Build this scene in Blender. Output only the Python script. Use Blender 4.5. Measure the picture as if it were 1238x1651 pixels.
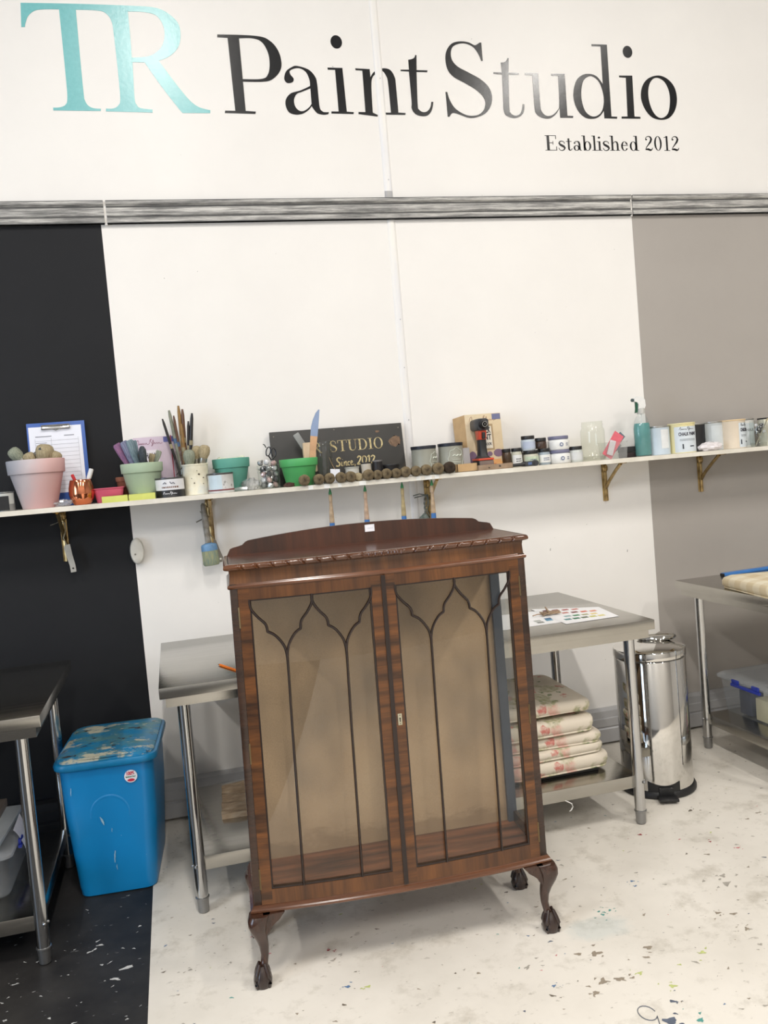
import bpy, bmesh, math, random
from mathutils import Vector, Matrix
random.seed(7)
for o in list(bpy.data.objects): bpy.data.objects.remove(o)
S = bpy.context.scene
COL = S.collection
PI = math.pi
sin, cos = math.sin, math.cos

# ---------------------------------------------------------------- camera
yaw, pitch, roll = 0.2391, 0.0558, -0.0855
F = Vector((sin(yaw), cos(yaw), 0)); R0 = Vector((cos(yaw), -sin(yaw), 0)); U0 = Vector((0, 0, 1))
F2 = F*cos(pitch) - U0*sin(pitch); U2 = U0*cos(pitch) + F*sin(pitch)
RX = R0*cos(roll) + U2*sin(roll); UX = -R0*sin(roll) + U2*cos(roll)
cd = bpy.data.cameras.new('camera'); cam = bpy.data.objects.new('camera', cd); COL.objects.link(cam)
cd.sensor_fit = 'VERTICAL'; cd.sensor_height = 36.0; cd.lens = 36.0*1395/1651; cd.clip_end = 60
cam.matrix_world = Matrix(((RX.x, UX.x, -F2.x, 0), (RX.y, UX.y, -F2.y, -3.8627), (RX.z, UX.z, -F2.z, 1.4692), (0, 0, 0, 1)))
S.camera = cam

# ---------------------------------------------------------------- light and exposure
S.view_settings.view_transform = 'Standard'; S.view_settings.look = 'None'
S.view_settings.gamma = 1; S.view_settings.use_curve_mapping = False
S.view_settings.exposure = -0.15
W = bpy.data.worlds.new('world'); S.world = W; W.use_nodes = True
W.node_tree.nodes['Background'].inputs[0].default_value = (0.80, 0.86, 1.0, 1)
W.node_tree.nodes['Background'].inputs[1].default_value = 0.35

def area(name, loc, rot, sx, sy, power, col):
    l = bpy.data.lights.new(name, 'AREA'); l.shape = 'RECTANGLE'; l.size = sx; l.size_y = sy
    l.energy = power; l.color = col
    o = bpy.data.objects.new(name, l); COL.objects.link(o); o.location = loc; o.rotation_euler = rot
    return o
LAMPS = ((-3.2, -3.5, 1.2, 105), (-3.2, -7.2, 2.4, 150), (0.22, -3.5, 1.2, 105), (0.22, -7.2, 2.4, 150), (3.55, -3.5, 1.2, 105), (3.55, -7.2, 2.4, 150))   # x, y, length, watts
for lx, ly, ll, lp in LAMPS:
    area('tube_light', (lx, ly, 4.93), (0, 0, 0), 0.16, ll, lp, (1.0, 0.962, 0.905))
# cool daylight from the unseen left of the hall; no opening is built
area('left_daylight', (-5.4, -4.6, 1.9), (0, math.radians(-90), 0), 3.0, 2.6, 190, (0.62, 0.78, 1.0))

# ---------------------------------------------------------------- materials
def lin(c):
    return tuple(((v/255)/12.92 if v/255 <= 0.04045 else ((v/255+0.055)/1.055)**2.4) for v in c) + (1,)
MATS = {}
def nm(name):
    m = bpy.data.materials.new(name); m.use_nodes = True
    return m, m.node_tree.nodes, m.node_tree.links, m.node_tree.nodes['Principled BSDF']
def tex(N, L, scale=(1, 1, 1), kind='Noise', sc=5, det=3, rough=.6, coord='Object'):
    tc = N.new('ShaderNodeTexCoord'); mp = N.new('ShaderNodeMapping'); mp.inputs['Scale'].default_value = scale
    L.new(tc.outputs[coord], mp.inputs[0])
    if kind == 'Noise':
        t = N.new('ShaderNodeTexNoise'); t.inputs['Scale'].default_value = sc; t.inputs['Detail'].default_value = det; t.inputs['Roughness'].default_value = rough
    else:
        t = N.new('ShaderNodeTexVoronoi'); t.inputs['Scale'].default_value = sc
    L.new(mp.outputs[0], t.inputs['Vector'])
    return t
def ramp(N, L, src, stops):
    r = N.new('ShaderNodeValToRGB'); e = r.color_ramp.elements
    while len(e) < len(stops): e.new(0.5)
    for i, (p, c) in enumerate(stops):
        e[i].position = p; e[i].color = c if len(c) == 4 else lin(c)
    L.new(src, r.inputs[0]); return r
def mixc(N, L, f, a, b, mode='MIX'):
    m = N.new('ShaderNodeMix'); m.data_type = 'RGBA'; m.blend_type = mode
    for k, v in ((0, f), (6, a), (7, b)):
        if isinstance(v, (int, float, tuple)): m.inputs[k].default_value = v
        else: L.new(v, m.inputs[k])
    return m.outputs[2]
def bump(N, L, B, src, s=.1, d=.002):
    b = N.new('ShaderNodeBump'); b.inputs['Strength'].default_value = s; b.inputs['Distance'].default_value = d
    L.new(src, b.inputs['Height']); L.new(b.outputs[0], B.inputs['Normal'])
def mat(name, col, rough=.5, metal=0, var=.08, vs=12, scale=(1, 1, 1), bmp=0, coat=0, spec=None, bd=.002):
    """plain procedural material: base colour with a little noise variation"""
    if name in MATS: return MATS[name]
    m, N, L, B = nm(name); c = lin(col)
    t = tex(N, L, scale, sc=vs)
    r = ramp(N, L, t.outputs['Fac'], [(.3, tuple(v*(1-var) for v in c[:3])+(1,)), (.7, tuple(min(1, v*(1+var)) for v in c[:3])+(1,))])
    L.new(r.outputs[0], B.inputs['Base Color'])
    B.inputs['Roughness'].default_value = rough; B.inputs['Metallic'].default_value = metal
    if coat: B.inputs['Coat Weight'].default_value = coat; B.inputs['Coat Roughness'].default_value = .1
    if spec is not None: B.inputs['Specular IOR Level'].default_value = spec
    if bmp: bump(N, L, B, t.outputs['Fac'], bmp, bd)
    MATS[name] = m; return m
def multi(name, stops, rough=.5, metal=0, sc=6, scale=(1, 1, 1), det=5, bmp=0, coat=0, kind='Noise', bd=.002, out='Fac'):
    if name in MATS: return MATS[name]
    m, N, L, B = nm(name)
    t = tex(N, L, scale, kind=kind, sc=sc, det=det)
    r = ramp(N, L, t.outputs[out], stops); L.new(r.outputs[0], B.inputs['Base Color'])
    B.inputs['Roughness'].default_value = rough; B.inputs['Metallic'].default_value = metal
    if coat: B.inputs['Coat Weight'].default_value = coat; B.inputs['Coat Roughness'].default_value = .12
    if bmp: bump(N, L, B, t.outputs[out], bmp, bd)
    MATS[name] = m; return m
def glass(name, tint=(1, 1, 1), refl=1.0, rough=0.0, haze=0.0):
    """thin clear sheet: mostly transparent, mirror reflection by Fresnel"""
    if name in MATS: return MATS[name]
    m = bpy.data.materials.new(name); m.use_nodes = True; N = m.node_tree.nodes; L = m.node_tree.links
    N.remove(N['Principled BSDF']); out = N['Material Output']
    tr = N.new('ShaderNodeBsdfTransparent'); tr.inputs[0].default_value = tint+(1,)
    gl = N.new('ShaderNodeBsdfGlossy'); gl.inputs['Roughness'].default_value = rough
    lw = N.new('ShaderNodeLayerWeight'); lw.inputs[0].default_value = .5      # Schlick: .04 + .96 (1-cos)^5
    pw = N.new('ShaderNodeMath'); pw.operation = 'POWER'; pw.inputs[1].default_value = 5; L.new(lw.outputs['Facing'], pw.inputs[0])
    fr = N.new('ShaderNodeMath'); fr.operation = 'MULTIPLY_ADD'; fr.inputs[1].default_value = .96; fr.inputs[2].default_value = .04; L.new(pw.outputs[0], fr.inputs[0])
    mu = N.new('ShaderNodeMath'); mu.operation = 'MULTIPLY'; mu.use_clamp = True; mu.inputs[1].default_value = refl*.6; L.new(fr.outputs[0], mu.inputs[0])
    mx = N.new('ShaderNodeMixShader'); L.new(mu.outputs[0], mx.inputs[0]); L.new(tr.outputs[0], mx.inputs[1]); L.new(gl.outputs[0], mx.inputs[2])
    last = mx
    if haze:
        df = N.new('ShaderNodeBsdfDiffuse'); df.inputs[0].default_value = (.8, .82, .84, 1)
        t = tex(N, L, sc=9); mm = N.new('ShaderNodeMath'); mm.operation = 'MULTIPLY'; mm.inputs[1].default_value = haze*2; L.new(t.outputs['Fac'], mm.inputs[0])
        m2 = N.new('ShaderNodeMixShader'); L.new(mm.outputs[0], m2.inputs[0]); L.new(mx.outputs[0], m2.inputs[1]); L.new(df.outputs[0], m2.inputs[2]); last = m2
    L.new(last.outputs[0], out.inputs[0]); MATS[name] = m; return m

def wood(name, dark, light, axis='x', sc=1.0, rough=.32, coat=.12):
    """veneer: broad bands plus fine pores, stretched along one axis"""
    if name in MATS: return MATS[name]
    m, N, L, B = nm(name)
    st = {'x': (2.2*sc, 20*sc, 34*sc), 'z': (34*sc, 20*sc, 2.2*sc)}[axis]
    t = tex(N, L, st, sc=1.0, det=4); f = tex(N, L, tuple(v*9 for v in st), sc=1.0, det=2)
    r = ramp(N, L, t.outputs['Fac'], [(.32, dark), (.68, light)])
    r2 = ramp(N, L, f.outputs['Fac'], [(.35, (.5, .46, .42, 1)), (.6, (1, 1, 1, 1))])
    L.new(mixc(N, L, .45, r.outputs[0], r2.outputs[0], 'MULTIPLY'), B.inputs['Base Color'])
    B.inputs['Roughness'].default_value = rough; B.inputs['Coat Weight'].default_value = coat; B.inputs['Coat Roughness'].default_value = .15
    bump(N, L, B, f.outputs['Fac'], .06, .001)
    MATS[name] = m; return m

# ---------------------------------------------------------------- mesh builder
class M:
    def __init__(s): s.v = []; s.f = []; s.mi = []; s.cur = 0
    def add(s, vs, fs):
        b = len(s.v); s.v += [tuple(v) for v in vs]
        s.f += [tuple(i+b for i in f) for f in fs]; s.mi += [s.cur]*len(fs); return s
    def box(s, x0, y0, z0, x1, y1, z1, bev=0, mx=None):
        if bev:
            bm = bmesh.new(); bmesh.ops.create_cube(bm, size=1)
            for v in bm.verts:
                v.co = Vector((x0+(v.co.x+.5)*(x1-x0), y0+(v.co.y+.5)*(y1-y0), z0+(v.co.z+.5)*(z1-z0)))
            bmesh.ops.bevel(bm, geom=bm.edges[:], offset=bev, segments=2, affect='EDGES', profile=.6)
            vs = [v.co.copy() for v in bm.verts]; bm.verts.index_update(); fs = [[v.index for v in f.verts] for f in bm.faces]; bm.free()
        else:
            vs = [Vector(p) for p in ((x0, y0, z0), (x1, y0, z0), (x1, y1, z0), (x0, y1, z0), (x0, y0, z1), (x1, y0, z1), (x1, y1, z1), (x0, y1, z1))]
            fs = [(0, 3, 2, 1), (4, 5, 6, 7), (0, 1, 5, 4), (1, 2, 6, 5), (2, 3, 7, 6), (3, 0, 4, 7)]
        if mx: vs = [mx @ v for v in vs]
        return s.add(vs, fs)
    def lathe(s, prof, n=24, c=(0, 0, 0), mx=None, cap=True, sx=1, sy=1):
        vs = []; k = len(prof)
        for r, z in prof:
            for i in range(n):
                a = 2*PI*i/n; vs.append(Vector((c[0]+r*sx*cos(a), c[1]+r*sy*sin(a), c[2]+z)))
        fs = [(j*n+i, j*n+(i+1) % n, (j+1)*n+(i+1) % n, (j+1)*n+i) for j in range(k-1) for i in range(n)]
        if cap:
            if prof[0][0] > 1e-5: fs.append(tuple(range(n))[::-1])
            if prof[-1][0] > 1e-5: fs.append(tuple((k-1)*n+i for i in range(n)))
        if mx: vs = [mx @ v for v in vs]
        return s.add(vs, fs)
    def tube(s, pts, rad, n=8, cap=True, flat=1.0, up=None):
        pts = [Vector(p) for p in pts]; k = len(pts); vs = []
        rs = rad if isinstance(rad, (list, tuple)) else [rad]*k
        ref = Vector(up) if up else None
        for j, p in enumerate(pts):
            t = (pts[min(j+1, k-1)]-pts[max(j-1, 0)]).normalized()
            if ref is None:
                ref = Vector((0, 0, 1)) if abs(t.z) < .9 else Vector((1, 0, 0))
            a = t.cross(ref)
            if a.length < 1e-4: a = t.cross(Vector((.3, 1, .2)))
            a.normalize(); b = a.cross(t).normalized()
            for i in range(n):
                w = 2*PI*i/n; vs.append(p + a*(rs[j]*cos(w)) + b*(rs[j]*flat*sin(w)))
        fs = [(j*n+i, j*n+(i+1) % n, (j+1)*n+(i+1) % n, (j+1)*n+i) for j in range(k-1) for i in range(n)]
        if cap: fs += [tuple(range(n))[::-1], tuple((k-1)*n+i for i in range(n))]
        return s.add(vs, fs)
    def prism(s, poly, y0, y1, mx=None):
        """polygon in (x,z) extruded between y0 and y1"""
        n = len(poly); vs = [Vector((x, y0, z)) for x, z in poly]+[Vector((x, y1, z)) for x, z in poly]
        fs = [tuple(range(n)), tuple(range(n, 2*n))[::-1]]+[(i, i+n, (i+1) % n+n, (i+1) % n) for i in range(n)]
        if mx: vs = [mx @ v for v in vs]
        return s.add(vs, fs)
    def zprism(s, poly, z0, z1, mx=None):
        n = len(poly); vs = [Vector((x, y, z0)) for x, y in poly]+[Vector((x, y, z1)) for x, y in poly]
        fs = [tuple(range(n))[::-1], tuple(range(n, 2*n))]+[(i, (i+1) % n, (i+1) % n+n, i+n) for i in range(n)]
        if mx: vs = [mx @ v for v in vs]
        return s.add(vs, fs)
    def blob(s, c, r, n=10, k=7, jit=0, mx=None):
        vs = []; r = r if isinstance(r, (list, tuple)) else (r, r, r)
        for j in range(k+1):
            th = PI*j/k
            for i in range(n):
                a = 2*PI*i/n; q = 1+random.uniform(-jit, jit)
                vs.append(Vector((c[0]+r[0]*q*sin(th)*cos(a), c[1]+r[1]*q*sin(th)*sin(a), c[2]+r[2]*q*cos(th))))
        fs = [(j*n+i, j*n+(i+1) % n, (j+1)*n+(i+1) % n, (j+1)*n+i) for j in range(k) for i in range(n)]
        fs = [f[::-1] for f in fs]
        if mx: vs = [mx @ v for v in vs]
        return s.add(vs, fs)
    def ribbon(s, pts, w, y=0, th=.0006):
        """flat stroke in the x-z plane facing -y, width w (number or list)"""
        k = len(pts); ws = w if isinstance(w, (list, tuple)) else [w]*k; vs = []
        for j, (x, z) in enumerate(pts):
            a = pts[max(j-1, 0)]; b = pts[min(j+1, k-1)]; dx, dz = b[0]-a[0], b[1]-a[1]; l = math.hypot(dx, dz) or 1
            nx, nz = -dz/l*ws[j]/2, dx/l*ws[j]/2
            vs += [(x+nx, y, z+nz), (x-nx, y, z-nz), (x-nx, y+th, z-nz), (x+nx, y+th, z+nz)]
        fs = []
        for j in range(k-1):
            b = 4*j; fs += [(b, b+1, b+5, b+4), (b+1, b+2, b+6, b+5), (b+3, b, b+4, b+7)]
        return s.add(vs, fs)
    def merge(s, o, mx=None):
        vs = [mx @ Vector(v) for v in o.v] if mx else o.v
        b = len(s.v); s.v += [tuple(v) for v in vs]; s.f += [tuple(i+b for i in f) for f in o.f]; s.mi += [s.cur]*len(o.f); return s
    def obj(s, name, mats, parent=None, smooth=True, loc=(0, 0, 0), rot=(0, 0, 0), xf=None, ang=35, label=None, fix=True):
        me = bpy.data.meshes.new(name)
        vs = [xf(v) for v in s.v] if xf else s.v
        me.from_pydata(vs, [], s.f)
        if not isinstance(mats, (list, tuple)): mats = [mats]
        for m in mats: me.materials.append(m)
        for p, i in zip(me.polygons, s.mi): p.material_index = i
        if fix:
            bm = bmesh.new(); bm.from_mesh(me); bmesh.ops.remove_doubles(bm, verts=bm.verts[:], dist=1e-6)
            bmesh.ops.recalc_face_normals(bm, faces=bm.faces[:]); bm.to_mesh(me); bm.free()
        if smooth:
            for p in me.polygons: p.use_smooth = True
            me.set_sharp_from_angle(angle=math.radians(ang))
        o = bpy.data.objects.new(name, me); COL.objects.link(o); o.location = loc; o.rotation_euler = rot
        if parent: o.parent = parent
        if label: o['label'] = label
        return o
def thing(name, label, cat, loc=(0, 0, 0), rot=(0, 0, 0), group=None):
    o = bpy.data.objects.new(name, None); COL.objects.link(o); o.empty_display_size = .05
    o.location = loc; o.rotation_euler = rot; o['label'] = label; o['category'] = cat
    if group: o['group'] = group
    return o
def tag(o, label, cat, group=None):
    o['label'] = label; o['category'] = cat
    if group: o['group'] = group
    return o
def struct(o): o['kind'] = 'structure'; return o
def copy_thing(root, loc, rot, label, group=None):
    r = root.copy(); COL.objects.link(r); r.location = loc; r.rotation_euler = rot; r['label'] = label
    if group: r['group'] = group
    for ch in list(root.children):
        c = ch.copy(); COL.objects.link(c); c.parent = r
        for g in list(ch.children):
            d = g.copy(); COL.objects.link(d); d.parent = c
    return r
def catmull(pts, n=8, closed=True):
    """pts: (x, z, corner) -> smooth polyline, sharp at corners"""
    k = len(pts); out = []
    segs = range(k) if closed else range(k-1)
    for i in segs:
        p1 = pts[i]; p2 = pts[(i+1) % k]; p0 = pts[i-1] if (closed or i > 0) else p1; p3 = pts[(i+2) % k] if (closed or i+2 < k) else p2
        if p1[2]: p0 = p1
        if p2[2]: p3 = p2
        if p1[2] and p2[2]: out.append((p1[0], p1[1])); continue
        for j in range(n):
            t = j/n; r = []
            for a in (0, 1):
                m1 = (p2[a]-p0[a])/2 if not p1[2] else (p2[a]-p1[a])
                m2 = (p3[a]-p1[a])/2 if not p2[2] else (p2[a]-p1[a])
                if p1[2]: m1 = 1.5*(p2[a]-p1[a])-m2/2
                if p2[2]: m2 = 1.5*(p2[a]-p1[a])-m1/2
                r.append((2*t**3-3*t*t+1)*p1[a]+(t**3-2*t*t+t)*m1+(3*t*t-2*t**3)*p2[a]+(t**3-t*t)*m2)
            out.append(tuple(r))
    if not closed: out.append((pts[-1][0], pts[-1][1]))
    return out
def outline_mesh(name, contours, depth, material, parent, loc=(0, 0, 0), rot=(PI/2, 0, 0)):
    """flat shape with holes in the x-z plane, via a filled 2D curve"""
    cu = bpy.data.curves.new(name, 'CURVE'); cu.dimensions = '2D'; cu.fill_mode = 'BOTH'; cu.extrude = depth
    for c in contours:
        sp = cu.splines.new('POLY'); sp.points.add(len(c)-1); sp.use_cyclic_u = True
        for p, q in zip(sp.points, c): p.co = (q[0], q[1], 0, 1)
    t = bpy.data.objects.new('tmp', cu); COL.objects.link(t); bpy.context.view_layer.update()
    me = bpy.data.meshes.new_from_object(t.evaluated_get(bpy.context.evaluated_depsgraph_get()))
    bpy.data.objects.remove(t); bpy.data.curves.remove(cu)
    me.name = name; me.materials.clear(); me.materials.append(material)
    o = bpy.data.objects.new(name, me); COL.objects.link(o); o.location = loc; o.rotation_euler = rot
    if parent: o.parent = parent
    return o
def lettering(text, size, material, parent, loc, rot=(PI/2, 0, 0), width=None, name='lettering', bold=0.0, depth=.0004, align='CENTER', bend=None):
    cu = bpy.data.curves.new(name, 'FONT'); cu.body = text; cu.size = size; cu.extrude = depth; cu.align_x = align; cu.offset = bold; cu.resolution_u = 3
    t = bpy.data.objects.new('tmp', cu); COL.objects.link(t); bpy.context.view_layer.update()
    me = bpy.data.meshes.new_from_object(t.evaluated_get(bpy.context.evaluated_depsgraph_get()))
    bpy.data.objects.remove(t); bpy.data.curves.remove(cu); me.materials.clear(); me.materials.append(material)
    if width and len(me.vertices):
        xs = [v.co.x for v in me.vertices]; w = max(xs)-min(xs); c = (max(xs)+min(xs))/2
        for v in me.vertices: v.co.x = (v.co.x-c)*width/w + (0 if align == 'CENTER' else width/2)
    if bend:    # wrap on a vertical cylinder of radius bend whose axis is at loc
        for v in me.vertices:
            a = v.co.x/bend; r = bend+v.co.z; v.co.x = r*sin(a); v.co.z = r*cos(a)
    o = bpy.data.objects.new(name, me); COL.objects.link(o); o.location = loc; o.rotation_euler = rot; o.parent = parent
    return o

def print_lines(parent, material, r, z, width, rows=2, h=.003, gap=.006, centre=0.0):
    """unreadably small print: rows of short dashes wrapped on a cylinder of radius r"""
    m = M()
    for k in range(rows):
        x = -width/2
        while x < width/2:
            w = random.uniform(.3, .9)*h*1.4
            a0, a1 = centre+x/r, centre+min(x+w, width/2)/r; zz = z-k*gap
            m.add([(r*sin(a0), -r*cos(a0), zz), (r*sin(a1), -r*cos(a1), zz), (r*sin(a1), -r*cos(a1), zz+h), (r*sin(a0), -r*cos(a0), zz+h)], [(0, 1, 2, 3)])
            x += w+h*.35
    return m.obj('small_print', material, parent, smooth=False, fix=False)

# outlines of the wall letters, wall coordinates in metres (x, z, corner)
LETTERS = [
 ('T', [[(-0.4,3.471,1),(-0.18,3.476,0),(0.025,3.477,0),(0.126,3.474,0),(0.179,3.456,0),(0.223,3.413,0),(0.229,3.358,0),(0.213,3.31,0),(0.175,3.274,0),(0.128,3.254,1),(0.173,3.185,0),(0.216,3.123,0),(0.247,3.085,0),(0.279,3.062,0),(0.325,3.05,1),(0.324,3.038,1),(0.207,3.037,1),(0.189,3.06,0),(0.128,3.149,0),(0.07,3.245,1),(0.02,3.245,1),(0.017,3.174,0),(0.014,3.092,0),(0.02,3.068,0),(0.034,3.055,0),(0.083,3.05,1),(0.082,3.037,1),(-0.108,3.04,1),(-0.106,3.051,1),(-0.077,3.052,0),(-0.056,3.064,0),(-0.045,3.091,0),(-0.043,3.193,0),(-0.045,3.363,0),(-0.049,3.41,0),(-0.066,3.44,0),(-0.097,3.452,0),(-0.187,3.452,1),(-0.189,3.291,0),(-0.19,3.116,0),(-0.187,3.082,0),(-0.176,3.062,0),(-0.157,3.052,0),(-0.127,3.05,1),(-0.129,3.041,1),(-0.317,3.041,1),(-0.316,3.052,1),(-0.288,3.054,0),(-0.267,3.064,0),(-0.257,3.088,0),(-0.254,3.168,0),(-0.253,3.451,1),(-0.319,3.448,0),(-0.352,3.44,0),(-0.377,3.418,0),(-0.389,3.391,0),(-0.393,3.375,1),(-0.407,3.374,1)],
   [(0.021,3.453,1),(0.09,3.453,0),(0.136,3.441,0),(0.16,3.404,0),(0.163,3.36,0),(0.148,3.315,0),(0.114,3.283,0),(0.079,3.269,0),(0.019,3.263,1),(0.021,3.351,0)]]),
 ('P', [[(0.385,3.371,1),(0.554,3.37,0),(0.611,3.351,0),(0.644,3.308,0),(0.653,3.255,0),(0.64,3.218,0),(0.608,3.188,0),(0.57,3.176,0),(0.477,3.174,1),(0.477,3.049,1),(0.521,3.047,1),(0.518,3.037,1),(0.386,3.039,1),(0.388,3.049,1),(0.432,3.049,1),(0.428,3.358,1),(0.384,3.359,1)],
   [(0.477,3.358,1),(0.541,3.359,0),(0.577,3.342,0),(0.598,3.298,0),(0.6,3.249,0),(0.589,3.208,0),(0.562,3.188,0),(0.477,3.185,1)]]),
 ('a', [[(0.719,3.247,0),(0.769,3.233,0),(0.796,3.205,0),(0.804,3.172,0),(0.806,3.073,0),(0.817,3.052,0),(0.829,3.048,0),(0.846,3.049,1),(0.843,3.04,1),(0.82,3.037,0),(0.794,3.043,0),(0.779,3.06,0),(0.771,3.074,1),(0.753,3.055,0),(0.726,3.04,0),(0.695,3.036,0),(0.667,3.046,0),(0.655,3.074,0),(0.659,3.103,0),(0.683,3.128,0),(0.726,3.141,0),(0.771,3.161,1),(0.771,3.188,0),(0.759,3.22,0),(0.735,3.236,0),(0.71,3.236,0),(0.687,3.225,0),(0.688,3.209,0),(0.7,3.193,0),(0.698,3.18,0),(0.683,3.172,0),(0.666,3.175,0),(0.659,3.193,0),(0.67,3.222,0),(0.693,3.239,0)],
   [(0.772,3.151,1),(0.734,3.136,0),(0.708,3.125,0),(0.694,3.1,0),(0.697,3.071,0),(0.714,3.053,0),(0.735,3.053,0),(0.758,3.068,0),(0.771,3.084,1)]]),
 ('i', [[(0.857,3.243,1),(0.925,3.243,1),(0.928,3.052,1),(0.96,3.05,1),(0.958,3.042,1),(0.857,3.043,1),(0.858,3.052,1),(0.891,3.052,1),(0.891,3.234,1),(0.858,3.234,1)],
   [(0.91,3.385,0),(0.933,3.357,0),(0.905,3.327,0),(0.881,3.355,0)]]),
 ('n', [[(0.984,3.243,1),(1.05,3.241,1),(1.051,3.206,1),(1.073,3.232,0),(1.11,3.246,0),(1.145,3.24,0),(1.164,3.209,0),(1.167,3.171,0),(1.168,3.051,1),(1.202,3.049,1),(1.2,3.041,1),(1.096,3.041,1),(1.097,3.05,1),(1.133,3.05,1),(1.131,3.179,0),(1.125,3.212,0),(1.109,3.234,0),(1.086,3.226,0),(1.062,3.207,0),(1.052,3.169,0),(1.048,3.049,1),(1.07,3.039,1),(1.069,3.032,1),(0.981,3.042,1),(0.982,3.051,1),(1.014,3.051,1),(1.016,3.234,1),(0.985,3.235,1)]]),
 ('t', [[(1.235,3.287,1),(1.253,3.291,0),(1.265,3.298,0),(1.27,3.309,1),(1.276,3.309,1),(1.271,3.242,1),(1.323,3.242,1),(1.321,3.234,1),(1.27,3.234,1),(1.263,3.088,0),(1.267,3.066,0),(1.284,3.055,0),(1.305,3.058,0),(1.322,3.076,0),(1.329,3.101,1),(1.339,3.101,1),(1.328,3.063,0),(1.308,3.041,0),(1.28,3.036,0),(1.249,3.045,0),(1.233,3.07,0),(1.235,3.104,0),(1.234,3.235,1),(1.195,3.236,1),(1.195,3.242,1),(1.235,3.243,1)]]),
 ('S', [[(1.586,3.374,1),(1.596,3.375,1),(1.596,3.292,1),(1.588,3.291,1),(1.578,3.32,0),(1.555,3.352,0),(1.521,3.367,0),(1.486,3.366,0),(1.454,3.351,0),(1.442,3.321,0),(1.447,3.289,0),(1.472,3.262,0),(1.52,3.238,0),(1.578,3.208,0),(1.616,3.172,0),(1.629,3.13,0),(1.619,3.087,0),(1.591,3.054,0),(1.548,3.035,0),(1.508,3.031,0),(1.468,3.043,0),(1.439,3.052,0),(1.424,3.05,0),(1.412,3.035,1),(1.403,3.035,1),(1.402,3.147,1),(1.41,3.147,1),(1.419,3.112,0),(1.441,3.075,0),(1.479,3.05,0),(1.513,3.041,0),(1.554,3.046,0),(1.582,3.068,0),(1.593,3.101,0),(1.582,3.131,0),(1.549,3.161,0),(1.501,3.188,0),(1.448,3.215,0),(1.421,3.247,0),(1.414,3.293,0),(1.423,3.334,0),(1.451,3.366,0),(1.492,3.377,0),(1.532,3.374,0),(1.561,3.362,0),(1.576,3.367,0)]]),
 ('t2', [[(1.685,3.287,1),(1.708,3.291,0),(1.719,3.307,1),(1.727,3.308,1),(1.72,3.241,1),(1.773,3.24,1),(1.771,3.232,1),(1.72,3.232,1),(1.712,3.084,0),(1.716,3.056,0),(1.739,3.044,0),(1.766,3.056,0),(1.78,3.098,1),(1.789,3.098,1),(1.782,3.061,0),(1.759,3.039,0),(1.728,3.033,0),(1.693,3.044,0),(1.682,3.069,0),(1.683,3.112,0),(1.687,3.232,1),(1.645,3.234,1),(1.645,3.241,1),(1.687,3.241,1)]]),
 ('u', [[(1.803,3.241,1),(1.87,3.242,1),(1.87,3.105,0),(1.874,3.067,0),(1.896,3.046,0),(1.928,3.049,0),(1.957,3.073,0),(1.968,3.102,0),(1.972,3.232,1),(1.936,3.233,1),(1.936,3.241,1),(2.007,3.242,1),(2.006,3.047,1),(2.036,3.046,1),(2.034,3.037,1),(1.968,3.037,1),(1.968,3.083,1),(1.944,3.051,0),(1.911,3.033,0),(1.874,3.036,0),(1.847,3.053,0),(1.839,3.086,0),(1.84,3.232,1),(1.802,3.233,1)]]),
 ('d', [[(2.159,3.385,1),(2.24,3.385,1),(2.238,3.046,1),(2.269,3.045,1),(2.267,3.036,1),(2.2,3.037,1),(2.2,3.073,1),(2.176,3.047,0),(2.142,3.034,0),(2.099,3.039,0),(2.064,3.07,0),(2.046,3.118,0),(2.048,3.166,0),(2.067,3.214,0),(2.099,3.239,0),(2.137,3.245,0),(2.174,3.234,0),(2.204,3.198,1),(2.206,3.376,1),(2.158,3.376,1)],
   [(2.142,3.235,0),(2.178,3.216,0),(2.197,3.178,0),(2.204,3.125,0),(2.192,3.076,0),(2.165,3.05,0),(2.132,3.046,0),(2.101,3.07,0),(2.087,3.118,0),(2.089,3.171,0),(2.105,3.215,0)]]),
 ('i2', [[(2.294,3.241,1),(2.365,3.242,1),(2.362,3.047,1),(2.394,3.046,1),(2.394,3.037,1),(2.292,3.037,1),(2.293,3.046,1),(2.325,3.047,1),(2.33,3.231,1),(2.294,3.233,1)],
   [(2.35,3.383,0),(2.374,3.355,0),(2.346,3.326,0),(2.323,3.354,0)]]),
 ('o', [[(2.507,3.246,0),(2.557,3.23,0),(2.592,3.191,0),(2.602,3.136,0),(2.588,3.082,0),(2.554,3.044,0),(2.508,3.033,0),(2.458,3.045,0),(2.422,3.084,0),(2.405,3.138,0),(2.416,3.192,0),(2.45,3.23,0)],
   [(2.501,3.235,0),(2.539,3.216,0),(2.561,3.17,0),(2.562,3.116,0),(2.548,3.066,0),(2.517,3.043,0),(2.487,3.048,0),(2.461,3.08,0),(2.446,3.134,0),(2.45,3.188,0),(2.47,3.223,0)]]),
]

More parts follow.
